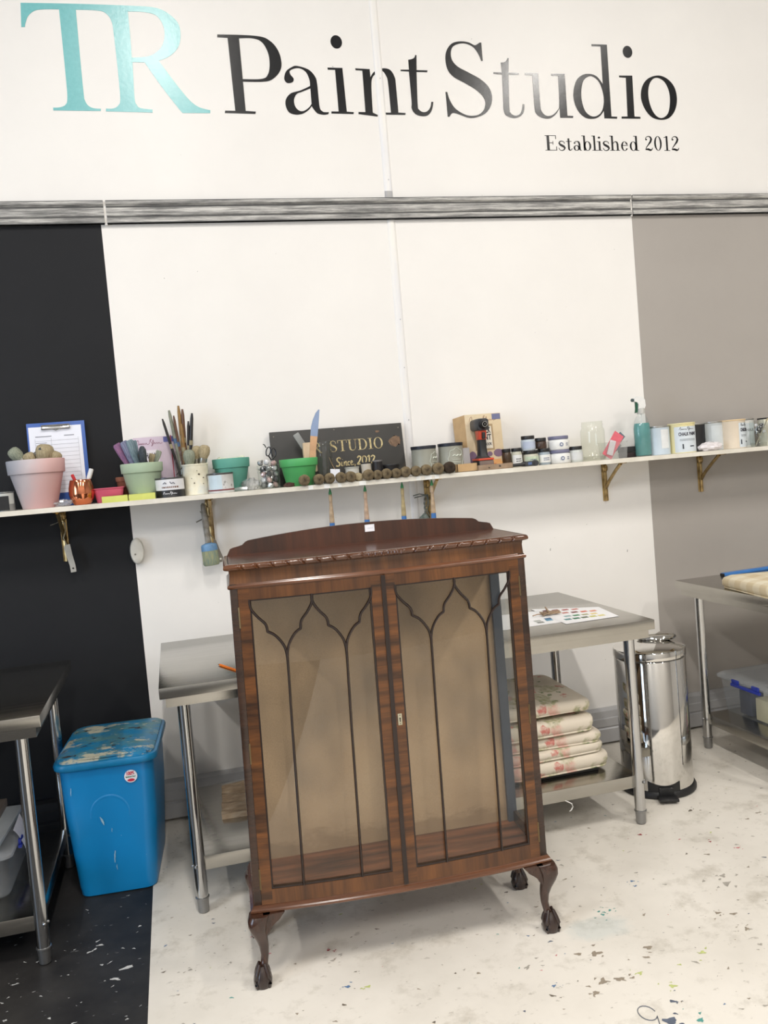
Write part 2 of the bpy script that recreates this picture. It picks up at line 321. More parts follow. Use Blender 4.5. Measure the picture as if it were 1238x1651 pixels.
# ================================================================ the room
WALLW = multi('white_wall', [(.3, (232, 229, 225)), (.7, (238, 235, 231))], .42, sc=1.6, bmp=.03)
WALLB = multi('black_wall', [(.3, (27, 28, 31)), (.7, (31, 32, 35))], .62, sc=2.2, bmp=.03)
WALLB.node_tree.nodes['Principled BSDF'].inputs['Specular IOR Level'].default_value = .22
WALLG = multi('grey_wall', [(.3, (161, 155, 149)), (.7, (168, 162, 156))], .5, sc=1.2, bmp=.03)
XB, XG, XJ = -0.1743, 2.3103, 1.0905
wall = struct(thing('wall_back', 'white studio wall with one black and one grey painted panel', 'wall'))
del wall['category']
def panel(x0, x1, z0, z1, m, lab):
    o = M().box(x0, 0, z0, x1, .03, z1).obj('wall_panel', m, wall, smooth=False); o['label'] = lab; return o
panel(-7, 8, 2.60, 5.2, WALLW, 'white upper wall board carrying the painted lettering')
panel(-7, XB, 0, 2.60, WALLB, 'black painted wall board on the left')
panel(XB, XJ, 0, 2.60, WALLW, 'white wall board left of the joint strip')
panel(XJ, XG, 0, 2.60, WALLW, 'white wall board right of the joint strip')
panel(XG, 8, 0, 2.60, WALLG, 'grey painted wall board on the right')
# half round joint strip covering the board seam
STRIP = multi('joint_strip_paint', [(.35, (226, 226, 230)), (.65, (240, 237, 231))], .4, sc=3, scale=(8, 8, 1))
m = M(); prof = [(-.019, 0), (-.017, -.0020), (-.009, -.0040), (0, -.0048), (.009, -.0040), (.017, -.0020), (.019, 0)]
for z0, z1 in ((0.0, 2.70), (2.64, 5.2)):
    pts = [(XJ+a, b) for a, b in prof]; m.zprism(pts, z0, z1)
m.obj('joint_strip', STRIP, wall, ang=60, label='white vertical strip over the wall board joint')
m = M()
for z in (.95, 1.3, 1.66, 1.9, 2.12, 2.75, 3.2): m.lathe([(0, .0), (.003, 0), (.003, .0015), (0, .002)], 8, mx=Matrix.Translation((XJ+.004, -.0046, z)) @ Matrix.Rotation(PI/2, 4, 'X'))
m.obj('screw_heads', mat('screw_head', (190, 190, 195), .3, .6), wall, label='row of small screws on the joint strip')
# small marks on the wall
SC = mat('scuff', (60, 60, 64), .7)
m = M()
for i in range(46):
    x, z = random.uniform(-.1, 2.25), random.choice([random.uniform(.35, 1.3), random.uniform(1.7, 3.4)]); a = random.uniform(0, PI); l = random.choice([.001, .0015, .002, .004, .007])*random.uniform(.5, 1)
    m.ribbon([(x, z), (x+l*cos(a), z+l*sin(a))], .0013, -.0008)
for x, z in ((1.52, .99), (1.535, .995), (1.75, .98), (2.16, .93)): m.ribbon([(x, z), (x+.002, z+.012)], .002, -.0008)
o = m.obj('scuff_marks', SC, wall, smooth=False, label='small dark scuffs on the white boards'); o['kind'] = 'stuff'

# wall lettering
BLK = multi('black_vinyl', [(.3, (14, 15, 18)), (.7, (20, 21, 25))], .22, sc=30, bmp=.25, bd=.001)
TEAL = multi('teal_vinyl', [(.3, (112, 184, 186)), (.7, (120, 192, 194))], .25, sc=60, bmp=.35, bd=.001)
def dot_outline(c):
    xs = [p[0] for p in c]; zs = [p[1] for p in c]; cx, cz = sum(xs)/4, sum(zs)/4; a, b = (max(xs)-min(xs))/2, (max(zs)-min(zs))/2
    return [(cx+a*cos(i*PI/16), cz+b*sin(i*PI/16)) for i in range(32)]
for nmx, cs in LETTERS:
    o = outline_mesh('letter', [catmull(c, 9) if len(c) > 4 else dot_outline(c) for c in cs], .0006, TEAL if nmx == 'T' else BLK, None, loc=(0, -.0009, 0))
    lab = {'T': 'large teal TR monogram in serif letters', 'P': 'large black capital P of Paint', 'a': 'large black letter a of Paint', 'i': 'large black letter i of Paint', 'n': 'large black letter n split by the joint strip', 't': 'large black letter t ending Paint', 'S': 'large black capital S of Studio', 't2': 'large black letter t of Studio', 'u': 'large black letter u of Studio', 'd': 'large black letter d of Studio', 'i2': 'large black letter i of Studio', 'o': 'large black letter o ending Studio'}[nmx]
    if nmx == 'T': o.name = 'teal_monogram'
    tag(o, lab, 'wall lettering', 'painted studio name on the wall')

# small didone letters drawn from strokes: r = bar, ring = bowl, p = pen stroke
def ringpts(cx, cy, rx, ry, tx, ty, a0=0, a1=360, n=20):
    A = [math.radians(a0+(a1-a0)*i/n) for i in range(n+1)]
    return [(cx+rx*cos(a), cy+ry*sin(a)) for a in A], [(cx+(rx-tx)*cos(a), cy+(ry-ty)*sin(a)) for a in A]
SF = .035
def serif(x0, x1, y): return ('r', x0, y, x1, y+SF)
GL = {
 'E': (.70, [('r', .10, 0, .24, 1), serif(0, .62, .965), serif(0, .64, 0), ('r', .2, .49, .44, .525), ('r', .585, .76, .62, 1), ('r', .605, 0, .64, .26), ('r', .42, .39, .45, .62)]),
 's': (.44, [('p', [(.37, .45), (.36, .55), (.29, .61), (.2, .62), (.11, .58), (.08, .49), (.13, .39), (.22, .33), (.33, .26), (.38, .16), (.34, .06), (.24, .0), (.14, .01), (.07, .08), (.05, .18)], [.03, .03, .03, .04, .06, .09, .11, .12, .12, .1, .06, .04, .03, .03, .03])]),
 't': (.38, [('r', .12, .08, .22, .8), ('r', .03, .585, .34, .62), ('p', [(.17, .1), (.2, .03), (.26, .015), (.32, .06), (.34, .14)], [.09, .07, .04, .03, .03])]),
 'a': (.52, [('ring', .22, .17, .17, .185, .09, .03), ('r', .34, .06, .44, .46), ('p', [(.39, .42), (.36, .56), (.27, .61), (.16, .59), (.11, .52)], [.1, .09, .04, .03, .04]), ('dot', .12, .49, .05), ('p', [(.4, .08), (.43, .02), (.5, .02)], [.08, .04, .03])]),
 'b': (.58, [('r', .1, 0, .2, 1), serif(.01, .2, .965), ('ring', .32, .3, .21, .32, .1, .03)]),
 'l': (.29, [('r', .09, 0, .19, 1), serif(.0, .19, .965), serif(.0, .28, 0)]),
 'i': (.29, [('r', .09, 0, .19, .62), serif(.0, .19, .585), serif(.0, .28, 0), ('dot', .13, .87, .07)]),
 'h': (.60, [('r', .09, 0, .19, 1), serif(.0, .19, .965), serif(0, .28, 0), ('p', [(.18, .46), (.24, .57), (.33, .61), (.41, .56), (.44, .42), (.44, .02)], [.03, .03, .04, .08, .1, .1]), serif(.33, .56, 0)]),
 'e': (.50, [('ring', .24, .3, .2, .32, .1, .03, 20, 330), ('r', .1, .33, .43, .365)]),
 'd': (.60, [('ring', .25, .3, .21, .32, .1, .03), ('r', .38, 0, .48, 1), serif(.28, .4, .965), serif(.45, .57, 0)]),
 ' ': (.3, []),
 '0': (.54, [('ring', .26, .5, .22, .5, .1, .03)]),
 '1': (.48, [('r', .2, 0, .3, 1), serif(.08, .42, 0), ('p', [(.08, .9), (.18, .93), (.25, .98)], .03)]),
 '2': (.54, [('p', [(.09, .76), (.1, .88), (.18, .96), (.28, .98), (.38, .92), (.42, .78), (.36, .6), (.24, .42), (.12, .24), (.06, .05)], [.04, .03, .03, .04, .08, .11, .1, .06, .04, .03]), ('p', [(.05, .09), (.2, .1), (.34, .04), (.42, .06), (.47, .2)], [.04, .1, .1, .05, .03]), ('dot', .12, .76, .055)]),
 'T': (.82, [('r', .34, 0, .48, 1), serif(.04, .78, .965), serif(.24, .58, 0), ('r', .04, .74, .075, 1), ('r', .745, .74, .78, 1)]),
 'S': (.62, [('p', [(.5, .72), (.48, .88), (.4, .96), (.28, .99), (.15, .93), (.09, .8), (.13, .65), (.27, .54), (.42, .44), (.53, .3), (.5, .13), (.39, .02), (.25, .0), (.12, .07), (.06, .26)], [.04, .03, .03, .04, .07, .11, .13, .14, .14, .12, .08, .04, .03, .03, .04])]),
 'U': (.82, [('r', .12, .3, .26, 1), serif(.02, .36, .965), serif(.52, .8, .965), ('p', [(.19, .32), (.22, .12), (.32, .02), (.45, .01), (.58, .08), (.65, .25), (.66, .98)], [.14, .12, .06, .04, .035, .035, .035])]),
 'D': (.84, [('r', .12, 0, .26, 1), serif(.02, .4, .965), serif(.02, .4, 0), ('ring', .38, .5, .4, .5, .13, .035, -90, 90)]),
 'I': (.44, [('r', .15, 0, .29, 1), serif(.04, .4, .965), serif(.04, .4, 0)]),
 'O': (.88, [('ring', .42, .5, .38, .52, .13, .035)]),
 'R': (.80, [('r', .12, 0, .26, 1), serif(.02, .4, .965), serif(.02, .38, 0), ('ring', .36, .75, .27, .25, .12, .035, -90, 90), ('p', [(.38, .5), (.52, .25), (.66, .03), (.76, .02)], [.06, .12, .1, .04])]),
}
def didone(mesh, text, x0, z0, width, cap, y):
    tot = sum(GL[c][0] for c in text); k = width/tot; x = x0
    for c in text:
        w, sh = GL[c]
        for s_ in sh:
            if s_[0] == 'r': mesh.box(x+s_[1]*k, y, z0+s_[2]*cap, x+s_[3]*k, y+.0006, z0+s_[4]*cap)
            elif s_[0] == 'dot': mesh.prism([(x+s_[1]*k+s_[3]*k*cos(a*PI/5), z0+s_[2]*cap+s_[3]*cap*sin(a*PI/5)) for a in range(10)], y, y+.0006)
            elif s_[0] == 'p':
                ww = s_[2]; ww = [v*k for v in ww] if isinstance(ww, list) else ww*k
                mesh.ribbon([(x+a*k, z0+b*cap) for a, b in s_[1]], ww, y)
            else:
                o_, i_ = ringpts(*s_[1:]); n = len(o_); vs = [(x+a*k, y, z0+b*cap) for a, b in o_+i_]
                mesh.add(vs, [(j, j+1, n+j+1, n+j) for j in range(n-1)])
        x += w*k
est = thing('wall_lettering', 'small black words Established 2012 under the word Studio', 'wall lettering')
tot = sum(GL[c][0] for c in 'Established 2012'); xx = 1.880
for ch in 'Established 2012':
    w_ = GL[ch][0]*.722/tot
    if ch != ' ':
        m = M(); didone(m, ch, xx, 2.884, w_, .0705, -.0012); m.obj('letter', BLK, est, smooth=False, fix=False)
    xx += w_

# distressed moulding boards
TRIM = None
m_, N, L, B = nm('distressed_trim')
t1 = tex(N, L, (5, 60, 170), sc=1, det=6, rough=.8); t2 = tex(N, L, (4.5, 10, 60), sc=1, det=5, rough=.7)
mu = N.new('ShaderNodeMath'); mu.operation = 'ADD'; L.new(t1.outputs['Fac'], mu.inputs[0]); L.new(t2.outputs['Fac'], mu.inputs[1])
r = ramp(N, L, mu.outputs[0], [(.30, (84, 84, 84)), (.42, (112, 112, 110)), (.50, (160, 158, 155)), (.58, (206, 204, 199))])
mp_ = N.new('ShaderNodeMath'); mp_.operation = 'MULTIPLY'; mp_.inputs[1].default_value = .5; L.new(mu.outputs[0], mp_.inputs[0]); L.new(mp_.outputs[0], r.inputs[0])
L.new(r.outputs[0], B.inputs['Base Color']); B.inputs['Roughness'].default_value = .6; TRIM = m_
tp = [(0, 2.571), (-.020, 2.571), (-.022, 2.577), (-.022, 2.590), (-.019, 2.594), (-.013, 2.597), (-.013, 2.601), (-.018, 2.605), (-.020, 2.616), (-.020, 2.626), (-.018, 2.634), (-.013, 2.638), (-.013, 2.643), (-.019, 2.646), (-.024, 2.650), (-.026, 2.656), (-.026, 2.664), (0, 2.664)]
for i, (a, b) in enumerate(((-6.9, -.157), (-.147, 2.300), (2.309, 7.9))):
    m = M(); n = len(tp); vs = [(a, y, z) for y, z in tp]+[(b, y, z) for y, z in tp]
    m.add(vs, [tuple(range(n))[::-1], tuple(range(n, 2*n))]+[(j, (j+1) % n, (j+1) % n+n, j+n) for j in range(n)])
    o = struct(m.obj('trim_%d' % (i+1), TRIM, ang=25))
    GRV = mat('groove_dark', (74, 74, 74), .7, 0, .3, 14, (3, 1, 60))  # darker tone for strips along two grooves and both edges
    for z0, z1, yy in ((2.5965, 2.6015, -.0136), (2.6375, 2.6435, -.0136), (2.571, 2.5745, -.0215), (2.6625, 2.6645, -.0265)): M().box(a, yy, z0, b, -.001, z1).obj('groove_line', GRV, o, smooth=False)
    m = None; o['label'] = 'distressed grey moulding board above the %s wall panel' % ('black', 'white', 'grey')[i]
m = M().box(-.158, -.012, 2.566, -.147, 0, 2.67); m.box(2.300, -.012, 2.566, 2.309, 0, 2.67)
o = struct(m.obj('trim_4', WALLW, smooth=False)); o['label'] = 'white filler between the grey moulding boards'

# metal trunking along the foot of the wall
TRK = mat('trunking_grey', (176, 176, 178), .42, .3, .03, 3); TRKB = mat('trunking_black', (28, 29, 32), .5)
bp = [(0, .012), (-.040, .012), (-.042, .016), (-.042, .078), (-.036, .084), (-.036, .088), (-.042, .092), (-.042, .130), (-.036, .134), (-.036, .138), (-.034, .166), (-.012, .176), (0, .176)]
for i, (a, b, mm) in enumerate(((-6.9, XB, TRKB), (XB, 7.9, TRK))):
    m = M(); n = len(bp); vs = [(a, y, z) for y, z in bp]+[(b, y, z) for y, z in bp]
    m.add(vs, [tuple(range(n))[::-1], tuple(range(n, 2*n))]+[(j, (j+1) % n, (j+1) % n+n, j+n) for j in range(n)])
    o = struct(m.obj('baseboard_%s' % ('left', 'right')[i], mm, ang=20)); o['label'] = ('black painted', 'grey metal')[i]+' cable trunking along the foot of the wall'

# floor: two painted fields, worn
m_, N, L, B = nm('white_floor')
ta = tex(N, L, sc=1.3, det=6); tb = tex(N, L, sc=7, det=8, rough=.7); tcn = tex(N, L, (1, 1.6, 1), sc=26, det=4)
ra = ramp(N, L, ta.outputs['Fac'], [(.3, (206, 200, 189)), (.55, (226, 220, 210)), (.8, (234, 229, 219))])
rb = ramp(N, L, tb.outputs['Fac'], [(.30, (.66, .64, .60, 1)), (.47, (1, 1, 1, 1))])
rc = ramp(N, L, tcn.outputs['Fac'], [(.29, (.5, .48, .45, 1)), (.37, (1, 1, 1, 1))])
c1 = mixc(N, L, .8, ra.outputs[0], rb.outputs[0], 'MULTIPLY'); c2 = mixc(N, L, .55, c1, rc.outputs[0], 'MULTIPLY')
# washed-out pale blue stain in front of the cabinet's right foot
tc = N.new('ShaderNodeTexCoord'); mp = N.new('ShaderNodeMapping'); mp.vector_type = 'POINT'
mp.inputs['Location'].default_value = (-1.13/.26, 1.50/.14, 0); mp.inputs['Scale'].default_value = (1/.26, 1/.14, 1)
L.new(tc.outputs['Object'], mp.inputs[0]); ln = N.new('ShaderNodeVectorMath'); ln.operation = 'LENGTH'; L.new(mp.outputs[0], ln.inputs[0])
ad = N.new('ShaderNodeMath'); ad.operation = 'ADD'; L.new(ln.outputs['Value'], ad.inputs[0]); L.new(tb.outputs['Fac'], ad.inputs[1])
rs = ramp(N, L, ad.outputs[0], [(.75, (1, 1, 1, 1)), (1.0, (0, 0, 0, 1))])
mq = N.new('ShaderNodeMath'); mq.operation = 'MULTIPLY'; mq.inputs[1].default_value = .30; L.new(rs.outputs[0], mq.inputs[0])
L.new(mixc(N, L, mq.outputs[0], c2, lin((170, 190, 192))), B.inputs['Base Color'])
B.inputs['Roughness'].default_value = .38; bump(N, L, B, tb.outputs['Fac'], .08, .002); FLW = m_
m_, N, L, B = nm('black_floor')
ta = tex(N, L, sc=3, det=8, rough=.7); tb = tex(N, L, (1, 2.2, 1), sc=22, det=5)
ra = ramp(N, L, ta.outputs['Fac'], [(.3, (27, 26, 27)), (.7, (54, 52, 50))]); rb = ramp(N, L, tb.outputs['Fac'], [(.66, (0, 0, 0, 1)), (.74, (1, 1, 1, 1))])
L.new(mixc(N, L, rb.outputs[0], ra.outputs[0], lin((112, 112, 112))), B.inputs['Base Color']); B.inputs['Roughness'].default_value = .5; B.inputs['Specular IOR Level'].default_value = .25; bump(N, L, B, ta.outputs['Fac'], .1, .002); FLB = m_
floor = struct(thing('floor', 'paint-splashed floor, white with a black field on the left', 'floor')); del floor['category']
XF = -.200
M().box(XF, -9, -.05, 8, 0.03, 0).obj('floor_field', FLW, floor, smooth=False, label='white painted floor field with paint splashes')
M().box(-7, -9, -.05, XF, 0.03, 0).obj('floor_field', FLB, floor, smooth=False, label='black painted floor field with white splashes')
PC = {'teal': (84, 150, 142), 'red': (150, 40, 50), 'pink': (200, 120, 125), 'lime': (188, 196, 124), 'brown': (150, 138, 122), 'blue': (92, 122, 158), 'grey': (166, 160, 150), 'navy': (92, 100, 116), 'white': (188, 188, 186), 'dark': (112, 102, 90)}
SP = {k: M() for k in PC}
def splat(k, x, y, r, el=1.6, ang=None):
    a0 = random.uniform(-.9, .9) if ang is None else ang; n = random.choice([9, 11, 13]); ph = random.uniform(0, 6)
    pts = []
    for i in range(n):
        t = 2*PI*i/n; q = r*(1+.35*sin(3*t+ph)+random.uniform(-.25, .25)); px, py = q*el*cos(t), q*sin(t)/el**.5
        pts.append((x+px*cos(a0)-py*sin(a0), y+px*sin(a0)+py*cos(a0)))
    z = random.uniform(.0003, .0009); SP[k].add([(p[0], p[1], z) for p in pts], [tuple(range(n))])
MARKS = [('teal', 1.183, -1.412, .006), ('teal', 1.186, -1.434, .007), ('teal', 1.218, -1.419, .006), ('teal', 1.196, -1.422, .005), ('teal', 1.181, -1.467, .003), ('red', 1.582, -.983, .008), ('red', .334, -1.295, .006), ('red', .354, -1.303, .003), ('pink', 1.833, -1.217, .008), ('lime', 1.345, -1.724, .010), ('lime', 1.133, -1.745, .008), ('lime', 1.183, -1.829, .010), ('brown', 1.065, -1.616, .016), ('brown', 1.021, -1.743, .015), ('brown', 1.066, -1.749, .013), ('brown', .977, -1.782, .011), ('brown', 1.218, -1.645, .013), ('blue', 1.376, -1.282, .007), ('blue', 1.368, -1.316, .005), ('blue', .889, -1.712, .007), ('grey', 1.644, -1.418, .016), ('grey', 1.664, -1.367, .012), ('navy', 1.097, -1.951, .018), ('teal', 1.169, -1.976, .010), ('blue', .351, -1.5, .008), ('lime', .406, -1.522, .008), ('grey', .336, -1.356, .008), ('grey', -.08, -1.239, .007), ('grey', .04, -1.246, .005), ('dark', .389, -1.438, .004), ('grey', 1.515, -1.75, .007), ('brown', 1.532, -1.668, .009), ('brown', 1.51, -1.559, .010), ('grey', 1.212, -1.083, .008), ('teal', 1.782, -.345, .016), ('grey', 1.713, -.82, .005), ('dark', 1.867, -.874, .010), ('red', 1.776, -1.136, .006), ('navy', 1.146, -1.886, .008), ('grey', .856, -1.604, .010)]
for k, x, y, r_ in MARKS:
    splat(k, x, y, r_*.75, 1.35)
    for _ in range(3): splat(k, x+random.gauss(0, 2.2*r_), y+random.gauss(0, 2*r_), r_*random.uniform(.15, .4))
for _ in range(950):
    x, y = random.uniform(-.18, 3.0), random.uniform(-2.3, -.12)
    splat(random.choices(['grey', 'brown', 'dark', 'blue', 'teal', 'pink', 'lime', 'navy'], [34, 26, 16, 5, 4, 3, 4, 5])[0], x, y, random.choice([.001, .0015, .002, .002, .003, .004])*random.uniform(.7, 1.2), random.uniform(1, 2))
for _ in range(40):
    splat(random.choice(['grey', 'brown', 'brown']), random.uniform(.9, 2.6), random.uniform(-2.2, -.9), random.uniform(.003, .008), random.uniform(1.3, 2.2))
for _ in range(320):
    x, y = random.uniform(-1.3, -.215), random.uniform(-2.3, -.6)
    splat('white', x, y, random.choice([.001, .0015, .002, .003, .004])*random.uniform(.6, 1.1), random.uniform(1.2, 3))
for x, y, r_ in ((-.36, -.98, .006), (-.375, -1.0, .005), (-.39, -1.01, .005), (-.37, -.95, .004), (-.30, -1.20, .008), (-.27, -1.15, .010), (-.54, -1.35, .012), (-.45, -1.45, .014), (-.36, -1.5, .016)): splat('white', x, y, r_, 2)
for k, mm in SP.items():
    mt = mat('splash_'+k, PC[k], .45, 0, .15, 60)
    if mm.f: o = mm.obj('paint_splashes', mt, floor, smooth=False, fix=False, label='dried %s paint splashes on the floor' % k); o['kind'] = 'stuff'
# a looped thread and a fine line lying on the floor
m = M(); m.tube([(1.06+.022*cos(t), -1.905+.03*sin(t), .0012) for t in [i*.35 for i in range(17)]]+[(1.06, -1.97, .001), (1.03, -1.99, .001)], .0012, 5)
tag(m.obj('thread', mat('dark_thread', (96, 100, 110), .7)), 'thin looped thread lying on the white floor at bottom right', 'thread')

# ceiling and the rest of the hall (behind the camera)
CE = mat('ceiling_paint', (186, 185, 183), .8); HW = mat('hall_wall', (190, 187, 183), .7)
struct(M().box(-7, -9, 5.2, 8, .03, 5.25).obj('ceiling', CE, smooth=False))
o = M(); o.box(-7.05, -9, 0, -7, 0, 5.2); struct(o.obj('wall_left', HW, smooth=False))
o = M(); o.box(8, -9, 0, 8.05, 0, 5.2); struct(o.obj('wall_right', HW, smooth=False))
o = M(); o.box(-7, -9.05, 0, 8, -9, 5.2); struct(o.obj('wall_rear', HW, smooth=False))
LB = mat('batten_white', (225, 225, 225), .5)
for i, (lx, ly, ll, lp) in enumerate(LAMPS):
    t = thing('ceiling_light', 'white fluorescent batten over the %s row, %s one' % (('left', 'middle', 'right')[i//2], ('front', 'rear')[i % 2]), 'ceiling light', (lx, ly, 4.93), group='fluorescent battens on the ceiling')
    M().box(-.11, -ll/2-.05, .01, .11, ll/2+.05, .07, .01).obj('housing', LB, t); M().box(-.03, -.5, .07, .03, -.44, .27).obj('hanger', LB, t, smooth=False); M().box(-.03, .44, .07, .03, .5, .27).obj('hanger', LB, t, smooth=False)

# ================================================================ display cabinet
WX = wood('veneer_cross', (48, 27, 11), (116, 70, 31), 'x', 1.0, .34)
WZ = wood('veneer_upright', (62, 35, 15), (108, 66, 30), 'z', .55, .34)
WD = wood('dark_mahogany', (36, 22, 14), (66, 41, 26), 'x', .5, .26)
WT = wood('mahogany_red', (62, 32, 20), (94, 52, 34), 'x', .3, .22)
WG = wood('mahogany_gallery', (48, 26, 15), (82, 44, 25), 'z', .4, .35, .2)
WM = wood('mahogany_moulding', (70, 40, 22), (112, 68, 40), 'x', .35, .2, .4)
BAR = mat('glazing_bar_dark', (36, 24, 20), .3, 0, .2, 30)
PANE = glass('cabinet_glass', (.965, .97, .965), 1.15)
cab = thing('display_cabinet', 'mahogany bow front glazed display cabinet on claw and ball feet', 'display cabinet', (.5634, -1.4118, 0), (0, 0, -.0555))
LX, LY = .0175, .0484
def XF_(v): return (v[0]+LX*v[2], v[1]+LY*v[2], v[2])
WS, WDR, BOW = .4481, .4263, .0283
ZB, ZT, DEP = .2253, 1.1435, .2926
def bow(u): return BOW*(1-min(1, abs(u)/WS)**2)
def cslab(m, u0, u1, z0, z1, o0, o1, n=None):
    """slab following the bow front from offset o0 (inner) to o1 (outer)"""
    n = n or max(1, int(abs(u1-u0)/.02)); b = []
    for i in range(n+1):
        u = u0+(u1-u0)*i/n; y = -bow(u)
        b += [(u, y-o1, z0), (u, y-o1, z1), (u, y-o0, z1), (u, y-o0, z0)]
    fs = [(0, 1, 2, 3), (4*n+3, 4*n+2, 4*n+1, 4*n)]
    for i in range(n):
        k = 4*i; fs += [(k, k+4, k+5, k+1), (k+1, k+5, k+6, k+2), (k+2, k+6, k+7, k+3), (k+3, k+7, k+4, k)]
    return m.add(b, fs)
def frame_path(w, back, n=60, grow=0):
    """plan path: back left corner, front left corner, bow, front right, back right"""
    P = [(-w, back)]+[(-w*(1-2*i/n), -bow(-WS*(1-2*i/n))) for i in range(n+1)]+[(w, back)]
    return P
def sweep(m, path, prof, cap=True, mod=None):
    """prof: (outward offset, z); path in plan, outward to the right-hand side of travel (front is -y)"""
    k = len(path); n = len(prof); vs = []; s = 0
    for j in range(k):
        p = Vector(path[j]); d1 = (p-Vector(path[j-1])).normalized() if j else None; d2 = (Vector(path[j+1])-p).normalized() if j < k-1 else None
        if d1 is None: d1 = d2
        if d2 is None: d2 = d1
        n1 = Vector((d1.y, -d1.x)); n2 = Vector((d2.y, -d2.x)); mi = (n1+n2).normalized(); sc = 1/max(.4, mi.dot(n1))
        if j: s += (p-Vector(path[j-1])).length
        for q, (o, z) in enumerate(prof):
            oo = o*sc+(mod(s, q/(n-1), p) if mod else 0); vs.append((p.x+mi.x*oo, p.y+mi.y*oo, z))
    fs = [(j*n+i, (j+1)*n+i, (j+1)*n+(i+1) % n, j*n+(i+1) % n) for j in range(k-1) for i in range(n)]
    if cap: fs += [tuple(range(n)), tuple((k-1)*n+i for i in range(n))[::-1]]
    return m.add(vs, fs)
# -- top board with gadrooned edge
m = M(); P = frame_path(.449, DEP+.004, 40)
top_poly = P
m.zprism([(x, y) for x, y in P], 1.197, 1.2165)
m.obj('top_board', WT, cab, xf=XF_, smooth=False)
half = [(.0, 1.196)]+[(.002+.0135*sin(t*PI/10)**.8, 1.197+.0195*(1-cos(t*PI/10))/2) for t in range(11)]+[(.0, 1.2165)]
PITCH = .0445
def gad(s, t, p):
    if abs(p.x) > .447 and p.y > .01: return 0
    if abs(p.x) < .055: return -.003*abs(sin(p.x*330))*(0.4+abs(sin(t*9)))+.001
    a = (p.x*(1 if p.x > 0 else -1) - .055)/PITCH; k = a-(.55*(t-.5) if p.x > 0 else .55*(t-.5)); k = k-math.floor(k)
    d = min(k, 1-k)
    return -.0040*math.exp(-(d/.055)**2)+.0018*math.exp(-((d-.12)/.05)**2)
m = M(); sweep(m, frame_path(.447, DEP+.002, 420), half, mod=gad)
m.obj('gadrooned_edge', WM, cab, xf=XF_, ang=50, label='carved rope-like edge moulding under the cabinet top')
# -- gallery
def gal(u):
    a = abs(u)
    if a > .425: return .022*math.sqrt(max(0, 1-((a-.425)/.022)**2))+.002
    if a > .405: return .024+.004*(.425-a)/.02
    if a > .385: t = (.405-a)/.02; return .028+.014*t*t
    return .042+.022*(1-(a/.385)**2)
us = [-.447+.894*i/90 for i in range(91)]
m = M(); m.prism([(-.447, 0)]+[(u, gal(u)) for u in us]+[(.447, 0)], DEP-.012, DEP+.002)
m.v = [(x, y, z+1.2165) for x, y, z in m.v]
gl_ = m.obj('gallery', WG, cab, xf=XF_, ang=30, label='low arched upstand along the back of the cabinet top')
m = M().box(-.014+.02, DEP-.0128, 1.2165+.033, .018+.02, DEP-.0121, 1.2165+.056)
ps = m.obj('price_sticker', mat('sticker_paper', (236, 234, 238), .6), gl_, xf=XF_, smooth=False, label='small white sticker on the upstand')
lm = M()
for i, (a, b) in enumerate(((-.006, .004), (-.001, .010))): lm.ribbon([(.02+a+q*.002, 1.2165+.044+.0012*sin(q*2.1)) for q in range(6+i*2)], .0009, DEP-.0131)
lm.obj('ink_mark', mat('faint_ink', (170, 168, 178), .7), gl_, xf=XF_, smooth=False, fix=False)
# -- frieze, bead, base moulding
m = M(); sweep(m, frame_path(WS, DEP, 60), [(-.018, 1.157), (0, 1.157), (-.001, 1.166), (-.002, 1.186), (0, 1.197), (-.018, 1.197)]); m.obj('frieze', WZ, cab, xf=XF_, ang=30)
bead = [(-.012, 1.1425), (.001, 1.1425), (.005, 1.1445), (.007, 1.1485), (.006, 1.1530), (.002, 1.1560), (.001, 1.1580), (-.012, 1.1580)]
m = M(); sweep(m, frame_path(WS, DEP, 60), bead); m.obj('bead_moulding', WM, cab, xf=XF_, ang=40)
bs = [(-.02, .2120), (.010, .2120), (.0125, .2150), (.012, .2195), (.0085, .2225), (.0075, .2265), (.004, .2290), (.0035, .2320), (-.02, .2320)]
m = M(); sweep(m, frame_path(WS, DEP, 60), [(o, z-.006) for o, z in bs]); m.obj('base_moulding', WM, cab, xf=XF_, ang=30)
# carcass: bottom, inner lid, stiles, back
m = M(); m.zprism([(x*.97, y+.006) for x, y in frame_path(WS, DEP-.004, 30)], .212, .228)
m.obj('cabinet_floor', wood('cabinet_floor_wood', (58, 35, 26), (136, 86, 58), 'x', 1.4, .4), cab, xf=XF_, smooth=False, label='reddish wooden floor inside the cabinet')
m = M(); m.zprism([(x*.97, y+.006) for x, y in frame_path(WS, DEP-.004, 30)], 1.165, 1.178); m.obj('inner_ceiling', WD, cab, xf=XF_, smooth=False)
for s_ in (-1, 1):
    m = M(); m.box(min(s_*WDR, s_*WS), -.004, ZB, max(s_*WDR, s_*WS), .020, 1.158, .001); m.obj('stile', WD, cab, xf=XF_, label='dark front corner stile')
    m = M(); m.box(min(s_*.418, s_*WS), DEP-.03, ZB, max(s_*.418, s_*WS), DEP, 1.158); m.obj('rear_post', mat('blue_grey_wood', (58, 66, 78), .45), cab, xf=XF_, smooth=False, label='blue-grey rear corner post seen through the glass')
    sp = M(); x0, x1 = min(s_*.436, s_*WS), max(s_*.436, s_*WS)
    for z0, z1 in ((.226, .262), (1.118, 1.158)): sp.box(x0, .018, z0, x1, DEP-.028, z1)
    sp.box(x0, .018, .262, x1, .032, 1.118); so = sp.obj('side_frame', WD, cab, xf=XF_, smooth=False)
    M().box(s_*.4415-.0012, .03, .26, s_*.4415+.0012, DEP-.028, 1.12).obj('side_pane', PANE, so, xf=XF_, smooth=False)
